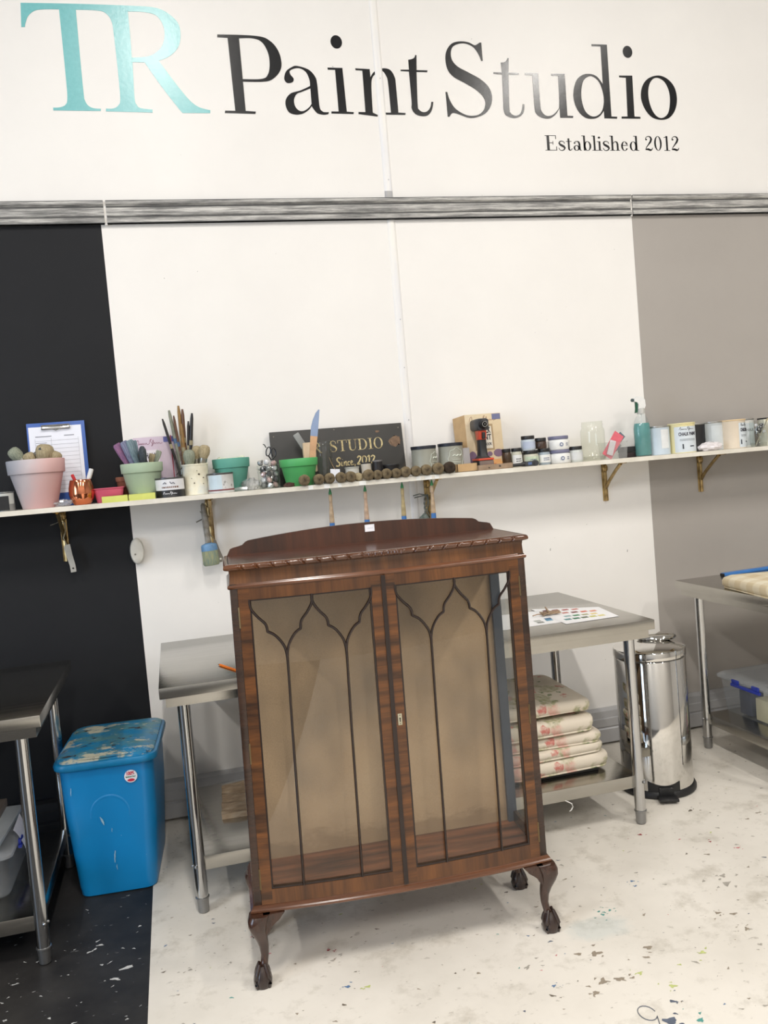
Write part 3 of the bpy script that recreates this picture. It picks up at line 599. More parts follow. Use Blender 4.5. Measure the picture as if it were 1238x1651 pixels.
# fabric back
m_, N, L, B = nm('back_fabric')
ta = tex(N, L, (1, 1, .6), sc=2.6, det=3); tb = tex(N, L, sc=320, det=2); tcn = tex(N, L, (9, 1, 22), sc=1, det=6)
ra = ramp(N, L, ta.outputs['Fac'], [(.25, (124, 106, 86)), (.5, (172, 144, 112)), (.75, (188, 160, 126))])
rb = ramp(N, L, tb.outputs['Fac'], [(.3, (.75, .74, .72, 1)), (.6, (1, 1, 1, 1))]); cc = mixc(N, L, .6, ra.outputs[0], rb.outputs[0], 'MULTIPLY')
# damp stain rising from the foot of the cloth
tc = N.new('ShaderNodeTexCoord'); sx = N.new('ShaderNodeSeparateXYZ'); L.new(tc.outputs['Object'], sx.inputs[0])
mm_ = N.new('ShaderNodeMath'); mm_.operation = 'MULTIPLY_ADD'; mm_.inputs[1].default_value = -.16; L.new(tcn.outputs['Fac'], mm_.inputs[0]); L.new(sx.outputs[2], mm_.inputs[2])
rs = ramp(N, L, mm_.outputs[0], [(.185, (.58, .54, .50, 1)), (.215, (.9, .88, .86, 1)), (.30, (1, 1, 1, 1))])
L.new(mixc(N, L, .8, cc, rs.outputs[0], 'MULTIPLY'), B.inputs['Base Color']); B.inputs['Roughness'].default_value = .9; bump(N, L, B, tb.outputs['Fac'], .12, .0003)
M().box(-.42, DEP-.014, .228, .42, DEP-.003, 1.165).obj('back_panel', m_, cab, xf=XF_, smooth=False, label='stained beige cloth lining on the cabinet back')
# -- doors
GZ0, GZ1 = .268, 1.109
def ogee(f0, f1, W, u0):
    """one branch from a peak (f0) down through its cusp to the foot (f1); fractions of the opening"""
    d = f1-f0
    A = [(0, 0, 1), (.02, -.026, 0), (.21, -.053, 0), (.42, -.075, 0), (.47, -.098, 1)]
    Bq = [(.47, -.098, 1), (.70, -.112, 0), (.91, -.140, 0), (.985, -.165, 0), (1.0, -.19, 0)]
    o = []
    for Q in (A, Bq):
        o += catmull(Q, 5, closed=False)
    return [(u0+W*(f0+d*a), GZ1+.001+b) for a, b in o]
def door(side):
    u0, u1 = (-WDR, -.0005) if side < 0 else (.0015, WDR)
    g0, g1 = (-.395, -.040) if side < 0 else (.032, .395)
    m = M(); cslab(m, u0, g0, ZB, ZT, -.016, .003); cslab(m, g1, u1, ZB, ZT, -.016, .003); 
    d = m.obj('door', [WX, WZ], cab, xf=XF_, ang=30, label=('left' if side < 0 else 'right')+' bow front door with glazing bars')
    m = M(); cslab(m, g0, g1, ZB, GZ0, -.0158, .0028); m.obj('rail', WZ, d, xf=XF_, ang=30); m = M(); cslab(m, g0, g1, GZ1, ZT, -.0158, .0028); m.obj('rail', WZ, d, xf=XF_, ang=30)
    # dark inner bead round the opening
    m = M(); cslab(m, g0, g0+.005, GZ0, GZ1, -.012, .001, 1); cslab(m, g1-.005, g1, GZ0, GZ1, -.012, .001, 1)
    cslab(m, g0, g1, GZ0, GZ0+.005, -.012, .001); cslab(m, g0, g1, GZ1-.004, GZ1, -.012, .001); m.obj('inner_bead', BAR, d, xf=XF_, smooth=False)
    if side < 0:
        m = M(); cslab(m, -.009, .004, ZB+.002, ZT-.002, .002, .0075, 1); m.obj('meeting_bead', BAR, d, xf=XF_, ang=40)
    W_ = g1-g0
    br = [(0, .139*2-.004), (.507, .27), (.507, .757), (1.0, .757)]
    def onbow(pl): return [(u, -bow(u)-.0005, z) for u, z in pl]
    for f0, f1 in ((.0, .272), (.507, .272), (.507, .758), (1.0, .758)):
        pl = ogee(f0, f1, W_, g0)
        M().tube(onbow(pl), .0040, 6, flat=1.2, up=(0, 1, 0)).obj('glazing_bar', BAR, d, xf=XF_, ang=60)
    for ft, fb in ((.272, .262), (.758, .745)):
        M().tube(onbow([(g0+W_*ft, GZ1-.176), (g0+W_*ft, GZ1-.22), (g0+W_*(ft+fb)/2, .7), (g0+W_*fb, GZ0)]), .0038, 6, flat=1.25, up=(0, 1, 0)).obj('glazing_bar', BAR, d, xf=XF_, ang=60)
    m = M(); cslab(m, g0, g1, GZ0, GZ1, -.0095, -.0070); m.obj('pane', PANE, d, xf=XF_)
    hm = mat('old_brass', (120, 100, 70), .4, .8)
    for z in (1.06, .665, .30):
        m = M(); uu = side*WDR; m.box(uu-.003, -.006, z-.03, uu+.003, -.001, z+.03, .001); m.tube([(uu, -.006, z-.03), (uu, -.006, z+.03)], .0022, 6); m.obj('hinge', hm, d, xf=XF_)
    if side > 0:
        uu = .0165; y = -bow(uu)-.003; zz = .712
        esc = M().box(uu-.0062, y-.0016, zz-.017, uu+.0062, y, zz+.017, .001).obj('keyhole_plate', mat('pale_brass', (176, 170, 146), .4, .5), d, xf=XF_, label='pale metal keyhole plate')
        kh = M(); pts = [(uu+.0022*sin(a), zz+.003+.0026*cos(a)) for a in [math.radians(v) for v in range(-140, 141, 20)]]+[(uu+.0014, zz-.007), (uu-.0014, zz-.007)]
        kh.prism(pts, y-.0021, y-.0017)
        for q in (.0125, -.0125): kh.prism([(uu+.0016*cos(a*PI/4), zz+q+.0013*sin(a*PI/4)) for a in range(8)], y-.0021, y-.0017)
        kh.obj('keyhole', mat('keyhole_black', (12, 10, 10), .6), d, xf=XF_, smooth=False)
door(-1); door(1)
# -- cabriole legs with claw and ball feet
LEGM = mat('leg_mahogany', (56, 33, 22), .25, 0, .35, 18, scale=(3, 3, .8), coat=.4)
CLAW = mat('claw_mahogany', (42, 26, 20), .28, 0, .35, 40, coat=.4, bmp=.2)
def leg(sx, sy, bx, by, nm_):
    """sx, sy: outward directions; bx, by: corner centre at the top"""
    m = M(); sec = [(.207, .000, .0300, 1), (.195, .006, .0290, 1), (.180, .0085, .0265, .9), (.160, .006, .0225, .7), (.135, -.001, .0180, .4), (.110, -.006, .0142, .2), (.085, -.007, .0118, 0), (.066, -.004, .0112, 0), (.056, -.001, .0125, 0)]
    n = 16; vs = []
    for z, d, r, sq in sec:
        cx, cy = bx+sx*d, by+sy*d
        for i in range(n):
            a = 2*PI*i/n; c_, s_ = cos(a), sin(a); k = (abs(c_)**4+abs(s_)**4)**-.25; q = r*(1+(k-1)*sq*.75)
            vs.append((cx+q*c_, cy+q*s_, z))
    k = len(sec); fs = [(j*n+i, j*n+(i+1) % n, (j+1)*n+(i+1) % n, (j+1)*n+i) for j in range(k-1) for i in range(n)]+[tuple(range(n)), tuple((k-1)*n+i for i in range(n))]
    m.add(vs, fs)
    # ears running inwards under the moulding
    ear = [(0, .207), (.062, .207), (.055, .199), (.046, .188), (.034, .180), (.022, .170), (.014, .155), (.0, .145)]
    p1 = [(bx-sx*(a+.010), z) for a, z in ear]; m.prism(p1, by+sy*.002, by+sy*.017)
    e2 = [Vector((bx+sx*.002, by-sy*(a*.8+.010), z)) for a, z in ear]+[Vector((bx+sx*.017, by-sy*(a*.8+.010), z)) for a, z in ear]
    q = len(ear); m.add(e2, [tuple(range(q)), tuple(range(q, 2*q))[::-1]]+[(i, i+q, (i+1) % q+q, (i+1) % q) for i in range(q)])
    lg = m.obj('leg', LEGM, cab, xf=XF_, ang=50)
    m = M(); cx, cy = bx+sx*.004, by+sy*.004
    m.lathe([(0, .000), (.0215, .000), (.0262, .008), (.0272, .022), (.0245, .036), (.0170, .050), (.0125, .060)], 16, c=(cx, cy, 0))
    base = math.atan2(sy, sx)
    for k_ in range(4):
        a = base+k_*PI/2+.0; dx, dy = cos(a), sin(a)
        pts = [(.0105, .066), (.0155, .056), (.0215, .044), (.0262, .030), (.0268, .014), (.0240, .002)]
        m.tube([(cx+dx*r, cy+dy*r, z) for r, z in pts], [.0045, .0055, .0060, .0062, .0055, .0035], 7)
    m.obj('claw_foot', CLAW, lg, xf=XF_, ang=60, label='dark carved claw and ball foot')
leg(-1, -1, -.436, -.012, 'a'); leg(1, -1, .436, -.012, 'b'); leg(1, 1, .436, DEP-.028, 'c'); leg(-1, 1, -.436, DEP-.028, 'd')

# ================================================================ stainless tables
def steel(name, col, rough, an=(1, 60, 60), metal=1.0, vr=.12):
    if name in MATS: return MATS[name]
    m, N, L, B = nm(name); t = tex(N, L, an, sc=1, det=4); t2 = tex(N, L, sc=4, det=5)
    c = lin(col); r = ramp(N, L, t2.outputs['Fac'], [(.3, tuple(v*(1-vr) for v in c[:3])+(1,)), (.7, c)]); L.new(r.outputs[0], B.inputs['Base Color'])
    rr = ramp(N, L, t.outputs['Fac'], [(.3, (rough*.8,)*3+(1,)), (.7, (rough*1.25,)*3+(1,))]); L.new(rr.outputs[0], B.inputs['Roughness'])
    B.inputs['Metallic'].default_value = metal; bump(N, L, B, t.outputs['Fac'], .03, .0005); MATS[name] = m; return m
ST = steel('brushed_steel', (180, 177, 170), .20); STL = steel('brushed_steel_leg', (196, 196, 196), .13, (40, 40, 2), 1.0, .05)
def table(label, x0, y0, x1, y1, h=.8, ins=.073, shelf_z=.190, legs='abcd'):
    t = thing('steel_table', label, 'table', ((x0+x1)/2, (y0+y1)/2, 0)); a, b = (x1-x0)/2, (y1-y0)/2
    m = M(); m.box(-a, -b, h-.037, a, b, h, .0022); m.obj('tabletop', ST, t)
    m = M(); e = .018; m.box(-a+e, -b+e, h-.070, a-e, b-e, h-.0372); m.obj('apron', ST, t, smooth=False)
    m = M(); f = ins; m.box(-a+f, -b+f, shelf_z-.048, a-f, b-f, shelf_z, .002); m.obj('lower_shelf', ST, t)
    for sx in (-1, 1):
        for sy in (-1, 1):
            x, y = sx*(a-ins), sy*(b-ins)
            m = M(); m.lathe([(.0205, .052), (.0205, h-.070)], 24, c=(x, y, 0)); lg = m.obj('leg', STL, t)
            M().lathe([(0, 0), (.014, 0), (.0185, .004), (.0205, .048), (.0235, .050), (.0235, .054), (.0205, .056)], 20, c=(x, y, 0)).obj('foot', mat('steel_foot', (150, 150, 150), .3, .9), lg)
            mb = M(); mb.blob((x+sx*.012, y-.021, shelf_z-.024), .0055, 8, 5); mb.blob((x+sx*.021, y-.005, shelf_z-.024), .0055, 8, 5); mb.obj('bolt', mat('steel_foot', (150, 150, 150), .3, .9), lg)
    return t
table('long stainless steel work table standing behind the wooden cabinet', -.0995, -.9678, 1.712, -.1367)
table('steel work table at the right edge, in front of the grey wall', 2.2733, -1.054, 4.05, -.2236, shelf_z=.168)
table('steel work table at the left edge, in front of the black wall', -2.26, -1.0915, -.4476, -.2479, shelf_z=.156)

# ================================================================ blue bin
BL = mat('blue_plastic', (14, 128, 190), .33, 0, .06, 4, bmp=.02)
m_, N, L, B = nm('paint_crusted_lid')
ta = tex(N, L, (1, 1.5, 1), sc=9, det=6, rough=.7); tb = tex(N, L, (1, 1.5, 1), sc=8, det=7, rough=.7); tcn = tex(N, L, (1.2, 1.5, 1), sc=14, det=7, rough=.7)
c1 = mixc(N, L, ramp(N, L, ta.outputs['Fac'], [(.42, (0, 0, 0, 1)), (.58, (1, 1, 1, 1))]).outputs[0], lin((22, 124, 172)), lin((80, 130, 140)))
c2 = mixc(N, L, ramp(N, L, tb.outputs['Fac'], [(.55, (0, 0, 0, 1)), (.60, (1, 1, 1, 1))]).outputs[0], c1, lin((190, 188, 168)))
c3 = mixc(N, L, ramp(N, L, tcn.outputs['Fac'], [(.58, (0, 0, 0, 1)), (.63, (1, 1, 1, 1))]).outputs[0], c2, lin((58, 44, 38)))
L.new(c3, B.inputs['Base Color']); B.inputs['Roughness'].default_value = .4; bump(N, L, B, ta.outputs['Fac'], .25, .004); LIDM = m_
def rrect(w, d, r, n=6):
    o = []
    for cx, cy, a0 in ((w-r, d-r, 0), (-w+r, d-r, 90), (-w+r, -d+r, 180), (w-r, -d+r, 270)):
        for i in range(n+1):
            a = math.radians(a0+90*i/n); o.append((cx+r*cos(a), cy+r*sin(a)))
    return o
def loft(m, secs, cap=True):
    """secs: list of point loops (equal counts)"""
    n = len(secs[0]); b = [p for s in secs for p in s]; k = len(secs)
    fs = [(j*n+i, j*n+(i+1) % n, (j+1)*n+(i+1) % n, (j+1)*n+i) for j in range(k-1) for i in range(n)]
    if cap: fs += [tuple(range(n))[::-1], tuple((k-1)*n+i for i in range(n))]
    return m.add(b, fs)
bn = thing('waste_bin', 'tall blue plastic bin with paint-crusted lid on the black floor', 'bin', (-.305, -.425, 0), (0, 0, -.07))
def rl(w, d, r, z, oy=0): return [(x, y+oy, z) for x, y in rrect(w, d, r)]
m = M(); loft(m, [rl(.128, .195, .035, .0), rl(.134, .205, .040, .004), rl(.138, .208, .042, .03), rl(.160, .218, .045, .30), rl(.166, .222, .045, .478), rl(.168, .224, .045, .48)])
body = m.obj('body', BL, bn, ang=40)
m = M(); R_ = .068   # raised disc on the front
def fy(z): return -(.205+(.222-.205)*min(1, z/.478))
for rr, oo in ((R_, .0), ):
    cz = .300; ring = []
    A = [math.radians(v) for v in range(-12, 193, 8)]
    vs = []
    for a in A:
        for q, off in ((R_*1.06, -.0005), (R_, -.0035), (R_*.9, -.0022)):
            z = cz+q*sin(a); vs.append((q*cos(a), fy(z)-.003+off+.003, z))
    n_ = len(A); m.add(vs, [(3*i+j, 3*i+3+j, 3*i+4+j, 3*i+1+j) for i in range(n_-1) for j in (0, 1)])
m.obj('embossed_arc', BL, bn, ang=60)
m = M(); loft(m, [rl(.172, .236, .05, .474), rl(.181, .241, .055, .478), rl(.183, .243, .055, .492), rl(.180, .240, .055, .500), rl(.172, .232, .052, .502)])
m.obj('rim', mat('blue_rim', (18, 122, 172), .35, 0, .1, 12), bn, ang=50)
m = M(); secs = []
for w, d, r, z in ((.170, .230, .05, .500), (.170, .230, .05, .507), (.165, .225, .05, .511), (.12, .17, .04, .519), (.06, .09, .02, .523), (.01, .015, .005, .524)):
    secs.append([(x, y, z+.0) for x, y in rrect(w, d, r)])
loft(m, secs); lid = m.obj('lid', LIDM, bn, ang=50, label='bin lid crusted with dried white, brown and grey paint')
m = M(); n_ = 14
pts = [(-.09+.18*i/n_, -.222-.006*sin(PI*i/n_), .513) for i in range(n_+1)]; m.tube(pts, .006, 6, flat=.6)
pts = [(-.1+.2*i/n_, -.19+.045*sin(PI*i/n_), .5165+.002*sin(PI*i/n_)) for i in range(n_+1)]; m.tube(pts, .004, 6, flat=.6); m.obj('lid_grip', LIDM, lid, ang=60)
yy = -.2262
m = M(); m.prism([(.085+.0225*cos(a*PI/14), .428+.0225*sin(a*PI/14)) for a in range(28)], yy-.0008, yy+.004)
stk = m.obj('round_label', mat('label_white', (232, 232, 236), .45), bn, smooth=False, label='round white label with red and green print')
lettering('100%', .017, mat('label_red', (196, 40, 62), .5), stk, (.085, yy-.001, .4335), width=.027, bold=.0008)
lettering('MADE IN ITALY', .008, mat('label_green', (40, 120, 90), .5), stk, (.085, yy-.001, .424), width=.035, bold=.0003)
m = M(); m.prism([(.085+.013*cos(a*PI/10), .4145+.0052*sin(a*PI/10)) for a in range(20)], yy-.0014, yy-.0009); m.obj('label_oval', mat('label_red', (196, 40, 62), .5), stk, smooth=False)
m = M()
for x, z, l, w, a in ((-.125, .40, .028, .003, 1.5), (-.03, .278, .034, .007, 1.9), (.0, .24, .015, .002, 1.6), (.0, .14, .045, .005, 1.45), (.004, .10, .02, .0025, 1.6), (.03, .215, .003, .002, 1), (.11, .13, .003, .0015, 1)):
    k = 6; q = [(x+l*(i/k-.5)*cos(a)+random.uniform(-.001, .001), z+l*(i/k-.5)*sin(a)) for i in range(k+1)]
    ws = [w*(.3+.7*sin(PI*(i+.5)/(k+1)))*random.uniform(.7, 1.2) for i in range(k+1)]
    for i in range(k):
        (xa, za), (xb, zb) = q[i], q[i+1]; m.add([(xa-ws[i]/2, fy(za)-.0055, za), (xa+ws[i]/2, fy(za)-.0055, za), (xb+ws[i+1]/2, fy(zb)-.0055, zb), (xb-ws[i+1]/2, fy(zb)-.0055, zb)], [(0, 1, 2, 3)])
o = m.obj('paint_drips', mat('drip_white', (150, 185, 205), .5), bn, smooth=False, fix=False, label='pale paint drips on the bin front'); o['kind'] = 'stuff'

# ================================================================ chrome pedal bin
CH = steel('polished_chrome', (214, 212, 208), .055, (3, 3, 3), 1.0, .05); BP = mat('black_plastic', (22, 22, 24), .45)
pb = thing('pedal_bin', 'polished steel pedal bin with a black base ring, right of the long steel table', 'bin', (1.893, -.60, 0), (0, 0, -.32))
m = M(); m.lathe([(.148, .028), (.146, .030), (.146, .565), (.144, .568)], 48); pbb = m.obj('body', CH, pb)
m = M(); m.lathe([(0, 0), (.150, 0), (.156, .006), (.157, .018), (.150, .030), (0, .030)], 40); m.obj('base_ring', BP, pb)
m = M(); m.lathe([(.147, .572), (.149, .574), (.149, .600), (.146, .606), (.138, .609), (.10, .618), (.05, .624), (0, .626)], 48); pl = m.obj('lid', CH, pb)
m = M(); m.lathe([(.1435, .566), (.1435, .574)], 40); m.obj('lid_seal', BP, pb)
m = M(); m.blob((.045, .050, .632), (.085, .05, .020), 24, 10); m.obj('lid_dome', CH, pl, label='raised chrome hump on the lid')
m = M(); m.box(-.038, -.205, .010, .038, -.150, .020, .003); m.box(-.03, -.158, .014, .03, -.14, .05, .002); m.obj('pedal', BP, pb)
m = M(); A = [math.radians(a) for a in range(-118, -62, 4)]
vs = [];
for a in A:
    t = (math.degrees(a)+118)/56; zt = .078-.018*sin(PI*t)-.004
    vs += [(.1475*cos(a), .1475*sin(a), .030), (.1475*cos(a), .1475*sin(a), zt)]
m.add(vs, [(2*i, 2*i+2, 2*i+3, 2*i+1) for i in range(len(A)-1)]); m.obj('pedal_guard', BP, pb)
m = M(); m.box(-.015, .146, .30, .015, .165, .58, .004); m.obj('hinge_bracket', BP, pb)
for a0 in (200, 20):
    m = M(); A = [math.radians(a) for a in range(a0-9, a0+10, 3)]
    vs = []
    for a in A: vs += [(.1465*cos(a), .1465*sin(a), .225), (.149*cos(a), .149*sin(a), .229), (.149*cos(a), .149*sin(a), .262), (.1465*cos(a), .1465*sin(a), .266)]
    m.add(vs, [(4*i+j, 4*i+4+j, 4*i+5+j, 4*i+1+j) for i in range(len(A)-1) for j in range(3)]); m.obj('handle', mat('grey_plastic', (150, 146, 140), .5), pb, label='grey side handle on the pedal bin')

# ================================================================ cushions and other things on the tables
def floral(name, base):
    m, N, L, B = nm(name)
    tw = tex(N, L, sc=14, det=3)
    def cells(scale, off, th, colr, under):
        tc = N.new('ShaderNodeTexCoord'); mp = N.new('ShaderNodeMapping'); mp.inputs['Location'].default_value = off
        L.new(tc.outputs['Object'], mp.inputs[0])
        mx = N.new('ShaderNodeMix'); mx.data_type = 'RGBA'; mx.blend_type = 'LINEAR_LIGHT'; mx.inputs[0].default_value = .045; L.new(mp.outputs[0], mx.inputs[6]); L.new(tw.outputs['Color'], mx.inputs[7])
        v = N.new('ShaderNodeTexVoronoi'); v.inputs['Scale'].default_value = scale; L.new(mx.outputs[2], v.inputs['Vector'])
        r = ramp(N, L, v.outputs['Distance'], [(th*.8, (1, 1, 1, 1)), (th, (0, 0, 0, 1))])
        f = tex(N, L, sc=scale*6, det=3); rf = ramp(N, L, f.outputs['Fac'], [(.35, (.25, .25, .25, 1)), (.6, (1, 1, 1, 1))])
        k = mixc(N, L, 1.0, r.outputs[0], rf.outputs[0], 'MULTIPLY')
        return mixc(N, L, k, under, lin(colr))
    c = cells(9, (0, 0, 0), .42, (168, 166, 130), lin(base)); c = cells(16, (2, 1, 3), .24, (112, 128, 84), c)
    c = cells(6, (1.3, .4, .2), .30, (214, 166, 154), c); c = cells(10, (3.3, 1.4, .7), .24, (196, 118, 108), c)
    L.new(c, B.inputs['Base Color']); B.inputs['Roughness'].default_value = .9; f2 = tex(N, L, sc=260); bump(N, L, B, f2.outputs['Fac'], .2, .0006); MATS[name] = m; return m
FL = floral('floral_cotton', (218, 208, 192)); FLR = mat('floral_reverse', (172, 164, 140), .9, 0, .12, 9)
def cushion(label, x, y, z, w, d, h, rz, tilt=0, cat='cushion', mt=None, droop=0):
    t = thing('seat_cushion', label, cat, (x, y, z), (0, tilt, rz), 'floral seat cushions stacked on the lower shelf' if mt is None else None)
    m = M(); secs = []
    for f, zz in ((.90, 0), (.975, .12), (1, .35), (1, .65), (.975, .86), (.90, .97), (.6, 1.06), (.25, 1.1), (.02, 1.11)):
        lp = []
        for px, py in rrect(w/2*f, d/2*f, .035*f, 5):
            wv = .004*sin(px*31+rz*50)+.004*sin(py*27)
            lp.append((px, py, zz*h+wv*(zz > .3)-droop*max(0, (px/(w/2)))**2*h))
        secs.append(lp)
    loft(m, secs); m.obj('cover', mt or FL, t, ang=70)
    m = M(); pp = [(px, py, .02*h) for px, py in rrect(w/2*.965, d/2*.965, .035, 5)]; m.tube(pp+[pp[0]], .004, 6, cap=False); m.obj('piping', mt or FL, t, ang=70)
    return t
cz = .1905
cushion('floral seat cushion at the bottom of the stack on the steel shelf', 1.362, -.60, cz+.018, .43, .40, .050, .03)
cushion('floral seat cushion second from the bottom of the stack', 1.345, -.605, cz+.078, .425, .385, .032, .05)
cushion('floral seat cushion in the middle of the stack, corner sticking out to the right', 1.352, -.585, cz+.118, .43, .40, .042, -.04)
cushion('floral seat cushion second from the top of the stack, overhanging the front', 1.318, -.60, cz+.170, .415, .40, .054, .02)
c5 = cushion('faded floral seat cushion on top of the stack, its back raised', 1.312, -.585, cz+.262, .42, .40, .046, .04, droop=.35)
c5.rotation_euler = (.07, 0, .04)
m = M(); m.box(1.155, -.78, cz, 1.535, -.43, cz+.016, .004); tag(m.obj('board', mat('cushion_shadow', (26, 26, 26), .6)), 'thin dark slab put in as the shadow under the floral cushions', 'board')  # dark slab added as the shadow below the lowest cushion

# loosely folded paper bag on the left of the lower shelf
PB = multi('aged_paper', [(.3, (120, 98, 74)), (.55, (156, 134, 108)), (.8, (184, 168, 146))], .7, sc=5, scale=(3, 8, 8), det=6, bmp=.3)
t = thing('folded_paper', 'crumpled brown paper bundle on the lower shelf left of the cabinet', 'paper', (.155, -.44, .1905), (0, 0, -.06))
m = M(); n = 14; vs = []
for j in range(n+1):
    for i in range(7):
        vs.append((-.075+.15*i/6+random.uniform(-.002, .002), -.17+.34*j/n, .016+.006*sin(j*1.7+i*.6)+random.uniform(-.002, .003)))
vs += [(-.075+.15*i/6, -.17+.34*j/n, 0) for j in range(n+1) for i in range(7)]
q = (n+1)*7; fs = [(j*7+i, j*7+i+1, j*7+i+8, j*7+i+7) for j in range(n) for i in range(6)]; fs += [tuple(v+q for v in f[::-1]) for f in fs]
bd = [i for i in range(7)]+[j*7+6 for j in range(1, n+1)]+[n*7+i for i in range(5, -1, -1)]+[j*7 for j in range(n-1, 0, -1)]
fs += [(bd[i], bd[i]+q, bd[(i+1) % len(bd)]+q, bd[(i+1) % len(bd)]) for i in range(len(bd))]
m.add(vs, fs); m.obj('paper_sheet', PB, t, ang=25)

# colour charts, twine, pencil
PAP = mat('chart_paper', (240, 240, 242), .5, 0, .02)
def sheet(name, label, pts, z, sw, curl=None):
    t = thing(name, label, 'paper', (pts[0][0], pts[0][1], z)); ox, oy = pts[0]
    n = 6; a, b, c, d = [Vector((p[0]-ox, p[1]-oy)) for p in pts]; vs = []
    for k in (0.0006, 0):
        for j in range(n+1):
            for i in range(n+1):
                u, v = i/n, j/n; p = (a*(1-u)+b*u)*(1-v)+(d*(1-u)+c*u)*v; zz = (curl(u, v) if curl else 0)
                vs.append((p.x, p.y, zz+k))
    q = (n+1)**2; fs = [(j*(n+1)+i, j*(n+1)+i+1, (j+1)*(n+1)+i+1, (j+1)*(n+1)+i) for j in range(n) for i in range(n)]; fs += [tuple(v+q for v in f[::-1]) for f in fs]
    m = M(); m.add(vs, fs); m.obj('paper_sheet', PAP, t, ang=80)
    for u, v, colr in sw:
        p = (a*(1-u)+b*u)*(1-v)+(d*(1-u)+c*u)*v; e1 = (b-a).normalized()*.028; e2 = (d-a).normalized()*.026; z0 = (curl(u, v) if curl else 0)+.0011
        mm = M(); mm.add([(p.x, p.y, z0), (p.x+e1.x, p.y+e1.y, z0), (p.x+e1.x+e2.x, p.y+e1.y+e2.y, z0), (p.x+e2.x, p.y+e2.y, z0)], [(0, 1, 2, 3)])
        mm.obj('swatch', mat('swatch_%d_%d_%d' % colr, colr, .6), t, smooth=False, fix=False)
sheet('colour_chart', 'large white paint colour chart with rows of swatches on the steel tabletop', [(1.41, -.845), (1.639, -.835), (1.672, -.607), (1.429, -.47)], .8007,
      [(.10+.15*i, .80, c) for i, c in enumerate([(96, 40, 48), (130, 50, 56), (170, 88, 84), (196, 120, 110)])]+[(.30+.15*i, .58, c) for i, c in enumerate([(190, 120, 112), (120, 56, 60), (214, 110, 84), (226, 150, 120)])]+[(.12+.15*i, .18, c) for i, c in enumerate([(80, 136, 140), (46, 116, 84), (96, 108, 84), (204, 200, 120), (222, 210, 140)])]+[(.22+.15*i, .36, c) for i, c in enumerate([(150, 180, 180), (66, 140, 92), (176, 172, 136), (226, 204, 140)])])
sheet('colour_chart', 'smaller white colour chart partly under the large one on the steel tabletop', [(1.17, -.80), (1.425, -.80), (1.44, -.52), (1.20, -.50)], .8001,
      [(.62, .12, (130, 134, 128)), (.62, .24, (176, 178, 172)), (.82, .3, (70, 110, 150)), (.8, .2, (90, 150, 180))])
t = thing('twine_bundle', 'small tangle of brown twine lying on the colour chart', 'twine', (1.44, -.64, .8022))
m = M(); pts = [(.045*cos(i*.9)*random.uniform(.5, 1.1), .022*sin(i*1.3)*random.uniform(.5, 1.1), .004+.008*abs(sin(i*.7))) for i in range(36)]
pts = [(-.075, .006, .004), (-.055, .004, .008)]+pts; m.tube(pts, .0024, 5); m.tube([(-.005, .0, .01), (-.012, .004, .022), (-.018, .006, .034)], [.005, .004, .003], 6); m.obj('cord', mat('twine', (156, 134, 112), .9, 0, .3, 40), t)
t = thing('pencil', 'orange pencil lying on the steel tabletop beside the cabinet', 'pencil', (.106, -.732, .8045), (PI/2, 0, math.atan2(-.127, .051)+PI/2))
m = M(); m.lathe([(0, 0), (.001, .0), (.0015, .004)], 6); m.obj('graphite_tip', mat('graphite', (40, 40, 44), .5), t); M().lathe([(.0015, .004), (.0042, .016)], 6).obj('sharpened_wood', mat('bare_wood', (80, 66, 60), .7), t); M().lathe([(.0042, .016), (.0042, .165), (0, .165)], 6).obj('shaft', mat('pencil_orange', (232, 120, 36), .45), t, ang=20)

# thing on the right table
RU = mat('ruler_blue', (60, 120, 190), .3, coat=.3)
t = thing('spirit_level', 'blue straight edge lying along the back of the right steel table', 'ruler', (2.50, -.272, .8002), (0, 0, .10))
M().box(0, -.013, 0, .62, .013, .014, .002).obj('body', RU, t); M().box(-.006, -.012, .0, 0, .012, .012, .001).obj('end_cap', BP, t)
GH = None
m_, N, L, B = nm('gingham'); tc = N.new('ShaderNodeTexCoord'); wv = []
for d_ in ('X', 'Y'):
    w = N.new('ShaderNodeTexWave'); w.bands_direction = d_; w.inputs['Scale'].default_value = 3.2; w.inputs['Distortion'].default_value = .6; L.new(tc.outputs['Object'], w.inputs['Vector']); wv.append(ramp(N, L, w.outputs['Fac'], [(.42, (224, 214, 190)), (.58, (206, 188, 154))]).outputs[0])
L.new(mixc(N, L, .5, wv[0], wv[1]), B.inputs['Base Color']); B.inputs['Roughness'].default_value = .9
cq = cushion('beige gingham seat cushion lying on the right steel table', 2.50, -.76, .8045, .46, .40, .052, -.12, mt=m_)
